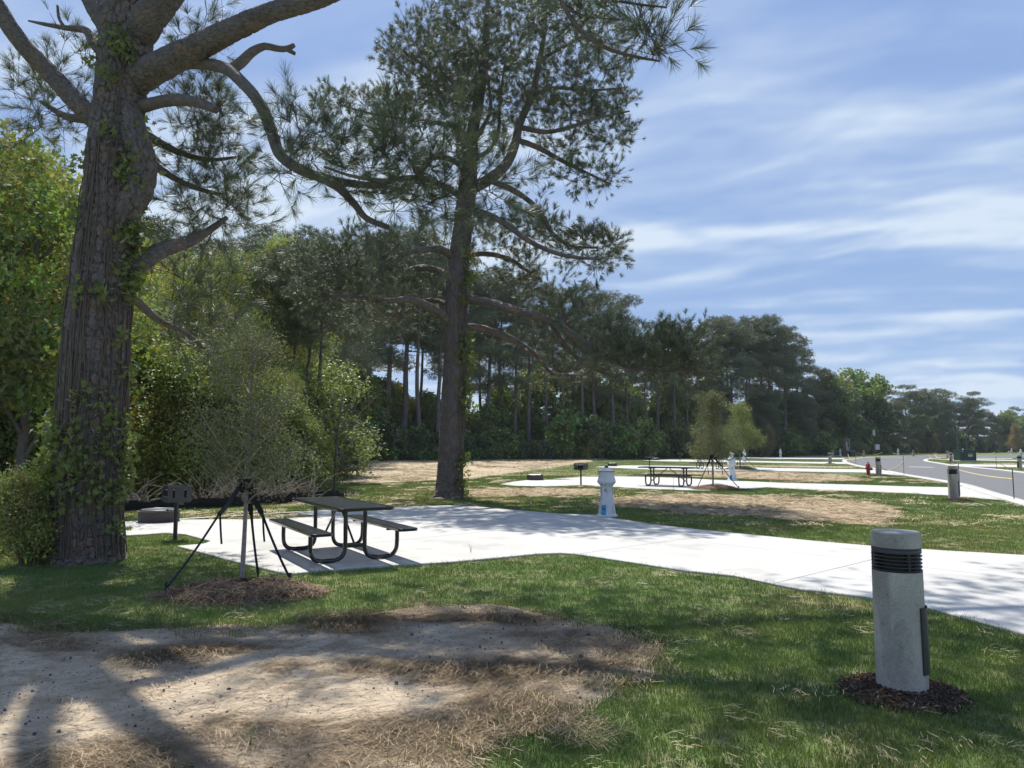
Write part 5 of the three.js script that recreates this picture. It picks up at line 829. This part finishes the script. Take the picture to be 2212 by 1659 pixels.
// ---------- concrete light bollards ----------
function bollard(label, pos, turn, group, mulch) {
  const t = thing('light_bollard', label, 'bollard', pos, turn, group), r = 0.15, v = (x, y) => new THREE.Vector2(x, y);
  // the shaft, with a mould seam as a real groove
  { const g = new GB(); g.tube(spline([[V(0, -0.03, 0), r + 0.004], [V(0, 0.3, 0), r + 0.002], [V(0, 0.795, 0), r]], 0.02), 96, (f, al) => { const seam = Math.abs(f - 0.03) ; return -0.004 * smooth(0.008, 0.002, seam + 0.004 * (fbm(al * 9, 0, 3, 801) - 0.5)) + 0.0012 * (fbm(f * 30, al * 12, 3, 802, 30) - 0.5); }, false); const q = g.build(); const uv = q.attributes.uv; for (let k = 0; k < uv.count; k++) uv.setXY(k, uv.getX(k), uv.getY(k)); mesh('shaft', q, M.precast, t); }
  mesh('shaft_top', new THREE.CircleGeometry(r - 0.001, 48).rotateX(-Math.PI / 2).translate(0, 0.793, 0), M.precast, t);
  mesh('lamp_core', cyl(0.115, 0.115, 0.125, 0, 0.793, 0, 40), M.glassDark, t);
  for (let k = 0; k < 5; k++) mesh('louvre', new THREE.LatheGeometry([v(0.112, 0), v(0.148, -0.004), v(0.151, 0), v(0.148, 0.004), v(0.112, 0.004)], 64).translate(0, 0.803 + k * 0.023, 0), M.bronze, t);
  for (let k = 0; k < 3; k++) { const a = 0.75 + k * 2.094; mesh('louvre_post', box(0.008, 0.125, 0.014, Math.sin(a) * 0.143, 0.855, Math.cos(a) * 0.143, 0.002), M.bronze, t); }
  mesh('collar', new THREE.LatheGeometry([v(0.10, 0), v(0.146, 0), v(0.148, 0.003), v(0.148, 0.034), v(0.10, 0.034)], 64).translate(0, 0.912, 0), M.bronze, t);
  mesh('cap', new THREE.LatheGeometry([v(0.1, 0), v(0.147, 0), v(0.1495, 0.004), v(0.149, 0.09), v(0.146, 0.098), v(0.138, 0.103), v(0.06, 0.107), v(0, 0.108)], 72).translate(0, 0.945, 0), M.precast, t);
  mesh('access_panel', (() => { const s = new THREE.CylinderGeometry(r + 0.013, r + 0.014, 0.415, 20, 1, true, Math.PI * 0.36, 0.9), q = new THREE.CylinderGeometry(r + 0.002, r + 0.002, 0.415, 20, 1, true, Math.PI * 0.36, 0.9), a0 = Math.PI * 0.36, parts = [s.translate(0, 0.3675, 0), q.translate(0, 0.3675, 0)]; for (const a of [a0, a0 + 0.9]) parts.push(new THREE.BoxGeometry(0.003, 0.415, 0.014).translate(0, 0.3675, r + 0.007).rotateY(a)); return join(parts); })(), M.bronze, t);
  void mulch; return t;
}
bollard('concrete light bollard with black louvres standing in dark bark chips on the lawn', V(2.54, 0, -4.84), -0.7);
bollard('concrete light bollard in bark chips beside the kerb and second drive', G(2066, 1082).add(V(0, 0, -0.1)), -0.75);
bollard('concrete light bollard beside the red fire hydrant', G(1898, 1027), -0.75);
bollard('concrete light bollard on the grass left of the road bend', G(1793, 1002), -0.7);
bollard('concrete light bollard on the island before the green transformer cabinet', G(2055, 999.5), -2.9);
bollard('concrete light bollard on the island by the kerb, partly cut off', G(2203, 1015), -2.9);
for (const [x, y] of [[1799, 988], [1866, 987], [1973, 986], [2047, 992]]) bollard('small far concrete light bollard along the road', G(x, y), -0.7, 'far light bollards');
function chips(label, c, r, n, seed, s0 = 1) {                         // bark chips in a low ring
  const R = mulberry(seed), t = thing('bark_mulch', label, 'mulch', c), list = [], g = new THREE.CircleGeometry(1, 40, 0).rotateX(-Math.PI / 2), gb = new GB();
  const rings = 7, seg = 40; for (let k = 0; k <= rings; k++) for (let a = 0; a <= seg; a++) { const f = k / rings, th = (a % seg) / seg * 6.2832, rr = r * f * (0.92 + 0.16 * vnoise(Math.cos(th) * 2 + 5, Math.sin(th) * 2 + 5, seed)); gb.vert(V(Math.cos(th) * rr, 0.05 * (1 - f * f * f) - (k === rings ? 0.012 : 0) + 0.012 * R(), Math.sin(th) * rr * 0.95), V(0, 1, 0), Math.cos(th) * rr, Math.sin(th) * rr); }
  for (let k = 0; k < rings; k++) for (let a = 0; a < seg; a++) { const q = k * (seg + 1) + a, w = q + seg + 1; gb.i.push(q, q + 1, w, q + 1, w + 1, w); }
  const q = gb.build(); q.computeVertexNormals(); mesh('bed', q, M.chip, t); void g;
  for (let k = 0; k < n; k++) { const a = R() * 6.283, f = Math.sqrt(R()) * 1.04; list.push({ p: V(Math.cos(a) * f * r, 0.055 * (1 - f * f * f) + 0.008 + 0.01 * R(), Math.sin(a) * f * r * 0.95), d: unit(R).multiplyScalar(0.5).add(V(0, 1, 0)).normalize(), t: R() * 6, s: V(0.012 + 0.03 * R() * R(), 0.005, 0.007 + 0.009 * R()).multiplyScalar(s0), c: (v => [v, v * (0.85 + 0.2 * R()), v * 0.85])(0.5 + 2.6 * Math.pow(R(), 4)) }); }
  instances('chips', new THREE.BoxGeometry(1, 1, 1), M.chip, list, t); t.userData.kind = 'stuff';
}
chips('dark bark chips ringed round the bollard on the lawn', V(2.54, 0, -4.84), 0.40, 1500, 811);
chips('dark bark chips round the bollard beside the kerb', G(2066, 1083).add(V(0, 0, 0)), 0.46, 700, 812, 1.4);
chips('dark bark chips round the bollard left of the road bend', G(1793, 1002), 0.5, 200, 813, 2); chips('dark bark chips round the bollard beside the hydrant', G(1899, 1027.5), 0.5, 240, 814, 2); chips('dark bark chips round the island bollard', G(2055, 999.5), 0.6, 200, 815, 2);

// ---------- hydrant ----------
{
  const v = (x, y) => new THREE.Vector2(x, y), t = thing('fire_hydrant', 'red fire hydrant on the grass beside the light bollard', 'hydrant', G(1876, 1028.5), 0.2);
  mesh('barrel', new THREE.LatheGeometry([v(0, -0.01), v(0.15, -0.01), v(0.15, 0.035), v(0.10, 0.045), v(0.095, 0.08), v(0.105, 0.5), v(0.145, 0.51), v(0.145, 0.55), v(0.11, 0.56), v(0.10, 0.6)], 28), M.red, t);
  mesh('bonnet', new THREE.LatheGeometry([v(0.10, 0.6), v(0.112, 0.605), v(0.112, 0.63), v(0.10, 0.66), v(0.06, 0.71), v(0.045, 0.72), v(0.042, 0.74), v(0.032, 0.745), v(0.03, 0.80), v(0, 0.81)], 28), M.red, t);
  mesh('pumper_outlet', join([cyl(0.075, 0.075, 0.10, 0, 0.1, 0, 16).rotateZ(-Math.PI / 2).translate(0, 0.4, 0), cyl(0.088, 0.088, 0.04, 0, 0.19, 0, 8).rotateZ(-Math.PI / 2).translate(0, 0.4, 0), cyl(0.02, 0.02, 0.04, 0, 0.23, 0, 5).rotateZ(-Math.PI / 2).translate(0, 0.4, 0)]), M.red, t);
  for (const s of [-1, 1]) mesh('hose_outlet', join([cyl(0.05, 0.05, 0.08, 0, 0.09, 0, 14).rotateX(s * Math.PI / 2).translate(0, 0.42, 0), cyl(0.06, 0.06, 0.04, 0, 0.16, 0, 8).rotateX(s * Math.PI / 2).translate(0, 0.42, 0)]), M.red, t);
}

// ---------- staked saplings ----------
const tiny = r => (v => [v * (0.85 + 0.35 * r()), v, v * (0.8 + 0.3 * r())])(0.7 + 0.6 * r());
function sapling(label, base, H, W, leaf, n, s0, mat, seed, from = 0.3, group) {
  const R = mulberry(seed), t = thing('sapling', label, 'tree', base, 0, group), gb = new GB(), br = new GB(), list = [], tr = spline([[V(0, -0.05, 0), H * 0.008 + 0.007], [V(0.02, H * 0.2, 0.01), H * 0.006 + 0.006], [V(0.03, H * 0.5, 0), H * 0.005 + 0.004], [V(0.05, H * 0.8, 0.02), 0.014], [V(0.05, H * 0.97, 0), 0.006]], H / 24);
  gb.tube(tr, 12, null);
  const nb = 34;
  for (let k = 0; k < nb; k++) {
    const f = lerp(from, 0.95, Math.pow((k + R()) / nb, 1.15)), q = tr[Math.floor(f * (tr.length - 1))], a = k * 2.399 + R() * 0.8, g = (f - from) / (1 - from), L = W * Math.pow(1 - g * 0.93, 0.8) * (0.5 + 0.75 * R()), rise = L * (0.45 + 0.6 * R()), e = V(q.p.x + Math.cos(a) * L, q.p.y + rise, q.p.z + Math.sin(a) * L), m = q.p.clone().lerp(e, 0.5).add(V(0, -L * 0.10, 0));
    const s = spline([[q.p.clone(), Math.min(q.r * 0.6, 0.014)], [m, 0.008], [e, 0.003]], 0.18); br.tube(s, 5, null, false);
    const mm = Math.round(n / nb * Math.min(2.2, 0.15 + 1.45 * L / W));
    for (let j = 0; j < mm; j++) { const c = s[Math.floor(lerp(0.25, 1, Math.sqrt(R())) * (s.length - 1))].p, p = c.clone().add(unit(R).multiplyScalar(W * 0.24 * Math.sqrt(R()))); if (R() < 0.4) br.tube([{ p: c, r: 0.003 }, { p, r: 0.0015 }], 3, null, false); list.push({ p, d: unit(R).add(V(0, 0.5, 0)).normalize(), t: R() * 6, s: s0 * (0.75 + 0.5 * R()), c: tiny(R) }); }
  }
  mesh('trunk', gb.build(), M.barkPale, t); mesh('branches', br.build(), M.barkPale, t).userData.kind = 'stuff'; instances('crown', leaf, mat, list, t);
  return t;
}
sapling('staked young tree with pale trunk rising from a pine straw mound', G(522, 1258), 3.15, 0.85, LEAF_TINY, 400, 1.0, M.leafOlive, 901, 0.36);
sapling('staked young tree beside the lantern-topped white pedestal', G(1540, 1055), 3.9, 1.15, LEAF_BUSH, 620, 1.0, M.leafOlive, 902, 0.3);
sapling('staked young light green tree behind the lantern-topped pedestal', G(1599, 1014.6), 4.8, 1.5, LEAF_BUSH, 520, 1.4, M.leaf, 903, 0.3);
{ const far = [[1659, 987.5, 5.2, 1.4], [1764, 984.5, 5.6, 1.0], [1883, 981.5, 4.8, 1.2], [2019, 980, 5, 1.4], [2142, 977.5, 5.8, 2.2], [2195, 981, 7, 1.8]];
  far.forEach(([x, y, h, w], k) => sapling('small yellow-brown young tree before the dark wood', G(x, y), h, w, LEAF, 520, 1.2, M.leafTawny, 910 + k, 0.22, 'young trees before the dark wood')); }
function strapKit(label, base, Hs, R0, angles) {                        // webbing straps from a collar down to ground anchors
  const t = thing('tree_strap', label, 'strap', base);
  const web = (a, b, w) => { const d = b.clone().sub(a).normalize(), s = V(1, 0.1, 0.15).cross(d).normalize().cross(d).normalize().multiplyScalar(w / 2), g = new GB(), n = 8, mid = k => a.clone().lerp(b, k).add(V(0, -0.03 * Math.sin(k * Math.PI), 0)), th = d.clone().cross(s).normalize().multiplyScalar(0.002); for (let k = 0; k < n; k++) { const p = mid(k / n), q = mid((k + 1) / n); for (const o of [th, th.clone().negate()]) { g.tri(p.clone().sub(s).add(o), p.clone().add(s).add(o), q.clone().add(s).add(o)); g.tri(p.clone().sub(s).add(o), q.clone().add(s).add(o), q.clone().sub(s).add(o)); } } return g.build(); };
  mesh('collar', join([new THREE.TorusGeometry(0.07, 0.022, 8, 18).rotateX(Math.PI / 2).translate(0, Hs, 0), new THREE.TorusGeometry(0.075, 0.018, 8, 18).rotateX(Math.PI / 2 + 0.5).translate(0, Hs - 0.07, 0), new THREE.TorusGeometry(0.075, 0.018, 8, 18).rotateX(Math.PI / 2 - 0.5).translate(0, Hs - 0.1, 0)]), M.strap, t);
  for (const [a, r] of angles) {
    const g = V(Math.sin(a) * R0 * r, 0.05, Math.cos(a) * R0 * r), top = V(Math.sin(a) * 0.06, Hs - 0.05, Math.cos(a) * 0.06), k = top.clone().lerp(g, 0.30);
    mesh('strap', join([web(top, k, 0.07), web(k, g, 0.03)]), M.strap, t);
    mesh('buckle', join([new THREE.TorusGeometry(0.022, 0.006, 6, 14).translate(k.x, k.y - 0.02, k.z), box(0.035, 0.05, 0.02, k.x, k.y, k.z, 0.005)]), M.strap, t);
    mesh('loose_end', web(k.clone().add(V(0.02, 0, 0.02)), k.clone().add(V(0.05, -0.34, 0.02)), 0.024), M.strap, t);
    mesh('anchor', cyl(0.012, 0.016, 0.2, g.x, -0.08, g.z, 8), M.blackSteel, t);
  }
}
strapKit('black webbing straps bracing the young tree on the straw mound', G(522, 1258), 1.2, 0.95, [[-0.75, 0.92], [2.9, 0.35], [1.5, 0.62]]);
strapKit('black webbing straps bracing the young tree beside the pedestal', G(1540, 1055), 1.3, 1.0, [[-0.9, 1], [2.9, 0.4], [1.0, 1]]);
strapKit('black webbing straps bracing the light green young tree', G(1599, 1014.6), 1.35, 1.1, [[-1.2, 0.3], [2.9, 0.4], [1.1, 1]]);
function strawMound(label, c, rx, rz, h, n, seed, s0 = 1) {
  const R = mulberry(seed), t = thing('straw_mound', label, 'mulch', c), gb = new GB(), rings = 10, seg = 48, list = [], hh = (x, z) => h * Math.pow(clamp(1 - (x * x / rx / rx + z * z / rz / rz)), 0.7) * (0.75 + 0.5 * vnoise(x * 4 + 9, z * 4 + 9, seed));
  for (let k = 0; k <= rings; k++) for (let a = 0; a <= seg; a++) { const f = k / rings, th = (a % seg) / seg * 6.2832, x = Math.cos(th) * rx * f, z = Math.sin(th) * rz * f; gb.vert(V(x, hh(x, z) - (k === rings ? 0.015 : 0), z), V(0, 1, 0), x, z); }
  for (let k = 0; k < rings; k++) for (let a = 0; a < seg; a++) { const q = k * (seg + 1) + a, w = q + seg + 1; gb.i.push(q, q + 1, w, q + 1, w + 1, w); }
  const q = gb.build(); q.computeVertexNormals(); mesh('mound', q, M.chip, t);
  for (let k = 0; k < n; k++) { const th = R() * 6.283, f = Math.pow(R(), 0.5) * 1.06, x = Math.cos(th) * rx * f, z = Math.sin(th) * rz * f, e = 0.03, nx = (hh(x - e, z) - hh(x + e, z)) / (2 * e), nz = (hh(x, z - e) - hh(x, z + e)) / (2 * e); list.push({ p: V(x, hh(x, z) + 0.003, z), d: V(nx, 1, nz).normalize(), t: R() * 6.28, s: s0 * (0.7 + 0.6 * R()), c: (v => [v, v * 0.80, v * 0.68])(0.3 + 0.85 * R() * R()) }); }
  instances('straw', strawPatch(34, 0.15, 0.08, 0.2, 0.0042, 0.045, seed + 1), M.straw, list, t); t.userData.kind = 'stuff';
}
strawMound('reddish pine straw mound round the foot of the pale-trunked sapling', G(526, 1284), 0.80, 0.48, 0.09, 560, 921);
strawMound('pine straw mound round the young tree beside the pedestal', G(1545, 1058), 0.8, 0.75, 0.12, 420, 922, 1.3); strawMound('pine straw mound round the light green young tree', G(1601, 1015), 0.95, 0.9, 0.14, 220, 923, 1.8);
for (const [x, y] of [[1660, 988], [1764, 985], [1884, 982], [2020, 981], [2142, 978]]) { const b = G(x, y); strawMound('low straw mound round a far young tree', b, 1.1, 1.0, 0.15, 60, 930 + Math.round(x), 2.5); scene.children.at(-1).userData.group = 'straw mounds round far young trees'; }

// ---------- black silt fence along the left wood ----------
{
  const t = thing('silt_fence', 'low sagging black silt fence along the left wood edge', 'fence', V(0, 0, 0)), R = mulberry(941), a = [[-60, 1114], [100, 1110], [265, 1106], [340, 1103], [420, 1100], [500, 1096], [570, 1091], [640, 1085], [700, 1080], [745, 1075]].map(([x, y]) => G(x, y)), c = new THREE.CatmullRomCurve3(a), g = new GB(), n = 150;
  for (let k = 0; k < n; k++) { const q = j => { const p = c.getPoint(j / n), h = (0.20 + 0.12 * fbm(j * 0.13, 3, 3, 942)) * (j > n - 6 ? 0.6 : 1), o = (fbm(j * 0.3, 9, 3, 943) - 0.5) * 0.16; return [V(p.x, -0.02, p.z), V(p.x + o * 0.3, h * 0.55, p.z + o * 0.6 + 0.04), V(p.x + o, h, p.z + o)]; }, A = q(k), B = q(k + 1); for (let s = 0; s < 2; s++) { g.tri(A[s], B[s], A[s + 1]); g.tri(A[s + 1], B[s], B[s + 1]); } }
  const f = mesh('fabric', g.build(), M.silt, t); void f; for (let k = 0; k <= 11; k++) { const p = c.getPoint(k / 11); mesh('stake', box(0.035, 0.42, 0.035, p.x + 0.02, 0.17, p.z - 0.05, 0.004).rotateZ(0), M.wood, t); } void R;
}
// white survey stakes in the grass before the wood
for (const [x, y, h] of [[1158, 1019, 0.55], [1183, 1018, 0.6]]) tag(mesh('survey_stake', box(0.03, h + 0.1, 0.05, 0, h / 2 - 0.05, 0, 0.004), M.white), 'white survey stake in the grass by the second pad', 'stake', 'white survey stakes').position.copy(G(x, y));
for (const [x, y, h] of [[1310.5, 991, 1.0], [1316, 991, 0.8]]) tag(mesh('survey_stake', box(0.06, h + 0.1, 0.06, 0, h / 2 - 0.05, 0, 0.005), M.paleWood), 'pale wooden survey stake at the foot of the wood', 'stake', 'pale survey stakes').position.copy(G(x, y));

// ---------- rope barriers along the road ----------
function ropeStake(x, y, h, label, group) { const b = G(x, y), t = tag(mesh('barrier_stake', join([cyl(0.014, 0.014, h + 0.08, 0, -0.08, 0, 8), cyl(0.017, 0.012, 0.02, 0, h, 0, 8)]), M.rustStake), label, 'stake', group); t.position.copy(b); return b.clone().add(V(0, h * 0.72, 0)); }
const near3 = [ropeStake(2191, 1083, 0.92, 'rusty barrier stake at the kerb with yellow rope ending on it'), ropeStake(2073, 1050, 0.92, 'rusty barrier stake beside the kerb behind the bollard'), ropeStake(1953, 1028, 1.1, 'thin dark stake at the kerb right of the hydrant')];
const farS = [[1849, 1004.5], [1832, 992], [2153, 1016], [2053, 1006.5], [2005, 992.5], [2018, 993], [2095, 988], [1907, 985.5], [1850, 985.5], [2151, 983], [2100, 984]].map(([x, y]) => ropeStake(x, y, 0.95, 'thin far barrier stake along the road', 'far barrier stakes'));
function rope(a, b, sag, label, group, r = 0.012) {                      // two twisted strands
  const t = thing('barrier_rope', label, 'rope', V(0, 0, 0), 0, group), L = a.distanceTo(b), n = Math.min(90, Math.ceil(L / 0.06)), strand = ph => { const p = []; for (let k = 0; k <= n; k++) { const f = k / n; p.push(V(lerp(a.x, b.x, f), lerp(a.y, b.y, f) - sag * 4 * f * (1 - f) + Math.cos(k * 1.3 + ph) * r * 0.7, lerp(a.z, b.z, f) + Math.sin(k * 1.3 + ph) * r * 0.7)); } return new THREE.TubeGeometry(new THREE.CatmullRomCurve3(p), n * 2, r, 5, false); };
  for (const ph of [0, Math.PI]) mesh('strand', strand(ph), M.yellow, t);
}
rope(near3[0], near3[1], 0.05, 'yellow rope between the two rusty kerb stakes', null, 0.011); rope(near3[2], P(1899, 1010, 41), 0.28, 'yellow rope sagging from the dark stake to the hydrant bollard', null, 0.02);
rope(farS[2], P(2212, 1019, 50), 0.2, 'yellow rope low along the island kerb, running out of view', null, 0.014); rope(farS[3], farS[5], 0.35, 'yellow rope sagging on the island before the bollard', null, 0.016);
for (const [i, j] of [[5, 4], [5, 6], [7, 8], [0, 1], [9, 10]]) rope(farS[i], farS[j], 0.5, 'far yellow rope along the road bend', 'far yellow ropes', 0.018);

// ---------- transformer cabinet, meter rack, utility pole ----------
{
  const t = thing('transformer_cabinet', 'dark green transformer cabinet with warning sign on the island', 'transformer', G(2092, 997), -0.05), W = 1.72, H = 1.12, D = 1.4;
  mesh('plinth', box(W + 0.3, 0.14, D + 0.3, 0, 0.05, -D / 2, 0.02), M.kerb, t); mesh('cabinet', box(W, H, D, 0, 0.12 + H / 2, -D / 2, 0.03), M.green, t); mesh('lid', box(W + 0.05, 0.05, D + 0.05, 0, H + 0.14, -D / 2, 0.015), M.green, t);
  for (let k = 0; k < 4; k++) mesh('louvre', box(0.52, 0.03, 0.03, -0.52, 0.38 + k * 0.2, 0.012, 0.008), M.green, t);
  for (const s of [-1, 1]) mesh('corner_post', box(0.06, H, 0.05, s * (W / 2 - 0.02), 0.12 + H / 2, 0.006, 0.012), M.green, t);
  const s = mesh('warning_sign', box(0.46, 0.34, 0.012, 0.24, 0.72, 0.012, 0.002), M.white, t); mesh('sign_band', box(0.44, 0.11, 0.006, 0.24, 0.815, 0.019, 0.002), M.red, s); for (let k = 0; k < 3; k++) for (let j = 0; j < 2; j++) mesh('sign_line', box(0.15, 0.03, 0.004, 0.14 + j * 0.2, 0.725 - k * 0.06, 0.0185, 0.001), M.greyPlate, s);
  mesh('number_plate', box(0.16, 0.05, 0.01, -0.62, 1.12, 0.012, 0.002), M.white, t);
}
{ const t = thing('meter_rack', 'grey electric meter rack on a brown wooden post beside the far bollard', 'meter rack', G(1830, 986)); mesh('wooden_post', box(0.26, 3.1, 0.2, -0.42, 1.5, 0, 0.02), M.wood, t); mesh('steel_post', box(0.1, 3.0, 0.1, 0.52, 1.45, 0, 0.01), M.greyPlate, t); mesh('panel', box(0.72, 2.5, 0.12, 0.12, 1.75, 0, 0.02), M.greySteel, t); mesh('meter_box', box(0.36, 0.8, 0.2, -0.1, 2.1, 0.14, 0.02), M.greyPlate, t); mesh('breaker_box', box(0.42, 0.6, 0.2, 0.0, 1.35, 0.14, 0.02), M.greyPlate, t); mesh('top_rail', box(1.1, 0.08, 0.1, 0.05, 3.02, 0, 0.01), M.greyPlate, t); }
{ const t = thing('utility_cabinet', 'small dark utility cabinet beside the electric meter rack', 'cabinet', G(1841, 986)); mesh('body', box(0.9, 0.9, 0.7, 0, 0.45, 0, 0.03), M.green, t); mesh('lid', box(0.98, 0.08, 0.78, 0, 0.93, 0, 0.02), M.greyPlate, t); }
{ const t = thing('utility_pole', 'wooden utility pole with white control box and round fittings', 'pole', G(1888.5, 983)); mesh('pole', cyl(0.13, 0.10, 6.2, 0, -0.1, 0, 14), M.wood, t); mesh('control_box', join([box(0.85, 1.05, 0.4, 0.62, 1.6, 0.1, 0.03), box(0.9, 0.06, 0.45, 0.62, 2.15, 0.1, 0.02)]), M.white, t); for (const [y, h] of [[4.0, 0.42], [4.55, 0.5]]) mesh('fitting', join([cyl(0.2, 0.2, h, 0.08, y, 0.08, 16), cyl(0.24, 0.2, 0.08, 0.08, y + h, 0.08, 16)]), M.white, t); mesh('lamp_arm', join([box(0.06, 0.06, 0.5, 0, 5.7, 0.2, 0.01), cyl(0.12, 0.08, 0.3, 0.02, 5.6, 0.12, 12)]), M.greySteel, t); }

// ---------- broken bare tree by the far wood ----------
{
  const R = mulberry(951), b = at(2072, 190), t = thing('dead_tree', 'broken bare tree with splintered pale limbs before the far wood', 'tree', b), gb = new GB(), br = new GB();
  const A = spline([[V(-1.2, -0.2, 0), 0.35], [V(-1.1, 5, 0), 0.28], [V(-1.3, 9.6, 0), 0.12]], 0.6), B = spline([[V(1.4, -0.2, 0), 0.22], [V(1.5, 4, 0), 0.18], [V(2.2, 7.5, 0), 0.1], [V(2.8, 9.8, 0), 0.05]], 0.6); gb.tube(A, 8, null); gb.tube(B, 8, null);
  for (const [q, x, y, r] of [[A[8], -4.6, 6.6, 0.09], [A[9], -3.8, 8.3, 0.08], [A[8], 1.4, 8.0, 0.09], [A[6], -4.4, 5.1, 0.06], [B[8], 4.6, 7.4, 0.07], [B[6], 4.2, 4.6, 0.06], [B[6], -0.6, 4.2, 0.06], [B[9], 0.6, 8.8, 0.06]]) br.tube(spline([[q.p.clone(), r * 1.3], [V(lerp(q.p.x, x, 0.5), Math.max(q.p.y, y) - 0.1, 0.3), r], [V(x, y, 0.5 * R()), r * 0.6]], 0.5), 6, null);
  mesh('trunk', gb.build(), M.bark, t); mesh('branch', br.build(), M.paleWood, t);
}
// a weathered snag with its bark gone, in the wood behind the second sapling
{ const d = 121, b = at(1444, d), t = thing('dead_tree', 'bare pale-barked snag leaning in the wood behind the staked sapling', 'tree', b), gb = new GB(), up = new GB(); gb.tube(spline([[V(-0.4, -0.2, 0), 0.33], [V(0, 8, 0), 0.30], [V(0.3, 9.3, 0), 0.28]], 0.8), 10, plates(8, 1, 0.05, 961)); up.tube(spline([[V(0.3, 9.2, 0), 0.27], [V(0.7, 13, 0), 0.2], [V(1.2, 17, 0), 0.08]], 0.8), 10, null); for (const [y, x, yy] of [[15, 2.8, 17.6], [14, -1.4, 16.4], [12, 2.6, 14]]) up.tube(spline([[V(0.9, y, 0), 0.16], [V(x, yy, 0.3), 0.04]], 0.8), 6, null); mesh('trunk', gb.build(), M.paleWood, t); mesh('upper_trunk', up.build(), M.barkPale, t); }

// ---------- a few loose plants and leaves on the lawn ----------
{
  const R = mulberry(971);
  for (const [x, y, h, l] of [[1636, 1492, 0.26, 'tall grass weed in the lawn between sand and bollard'], [540, 1620, 0.2, 'green weed clump in the sandy clearing'], [385, 1285, 0.24, 'thin weed beside the straw mound'], [60, 1300, 0.22, 'thin weed in the shaded lawn by the old pine'], [1017, 1196, 0.2, 'dry weed at the edge of the concrete beyond the table']]) {
    const t = thing('weed', l, 'weed', G(x, y)), n = 9; for (let k = 0; k < n; k++) { const a = R() * 6.28, L = h * (0.6 + 0.7 * R()), o = V(Math.cos(a), 0, Math.sin(a)), g = new GB(), w = 0.006, s = V(-o.z, 0, o.x).multiplyScalar(w / 2); const pt = f => o.clone().multiplyScalar(L * 0.6 * f * f).add(V(0, L * (f - 0.25 * f * f) - 0.005, 0)); for (let j = 0; j < 4; j++) { const p = pt(j / 4), q = pt((j + 1) / 4), e = 1 - j / 4.2, e2 = 1 - (j + 1) / 4.2; g.tri(p.clone().addScaledVector(s, -e), p.clone().addScaledVector(s, e), q.clone().addScaledVector(s, e2)); g.tri(p.clone().addScaledVector(s, -e), q.clone().addScaledVector(s, e2), q.clone().addScaledVector(s, -e2)); } mesh('blade', g.build(), M.grass, t); }
  }
  const leafShape = () => { const s = new THREE.Shape(); s.moveTo(0, -0.06); s.quadraticCurveTo(0.04, 0, 0, 0.07); s.quadraticCurveTo(-0.04, 0, 0, -0.06); return new THREE.ExtrudeGeometry(s, { depth: 0.002, bevelEnabled: false }).rotateX(-Math.PI / 2); };
  const lg = leafShape(); { const a = lg.attributes.position; for (let k = 0; k < a.count; k++) a.setY(k, a.getY(k) + 3 * a.getX(k) ** 2 * 4 + 2.5 * a.getZ(k) ** 2); lg.computeVertexNormals(); }
  for (const [x, y, s, l] of [[1716, 1302, 1.2, 'curled brown dead leaf on the lawn before the concrete drive'], [1388, 1272, 1.2, 'dead leaf on the lawn by the bend of the concrete edge']]) { const m = tag(mesh('dead_leaf', lg, M.paleWood), l, 'leaf'); m.position.copy(G(x, y)).add(V(0, 0.055, 0)); m.rotation.y = 1.2; m.scale.setScalar(s); }
}

// ---------- haze, renderer ----------
scene.fog = new THREE.FogExp2(new THREE.Color(0.80, 0.88, 1.0), 0.0002);
scene.traverse(o => { if (o.isMesh) { o.castShadow = true; o.receiveShadow = true; } });
const renderer = new THREE.WebGLRenderer({ antialias: true });
renderer.shadowMap.enabled = true;
renderer.toneMapping = THREE.LinearToneMapping; renderer.toneMappingExposure = EXPOSURE;
renderer.render(scene, camera);
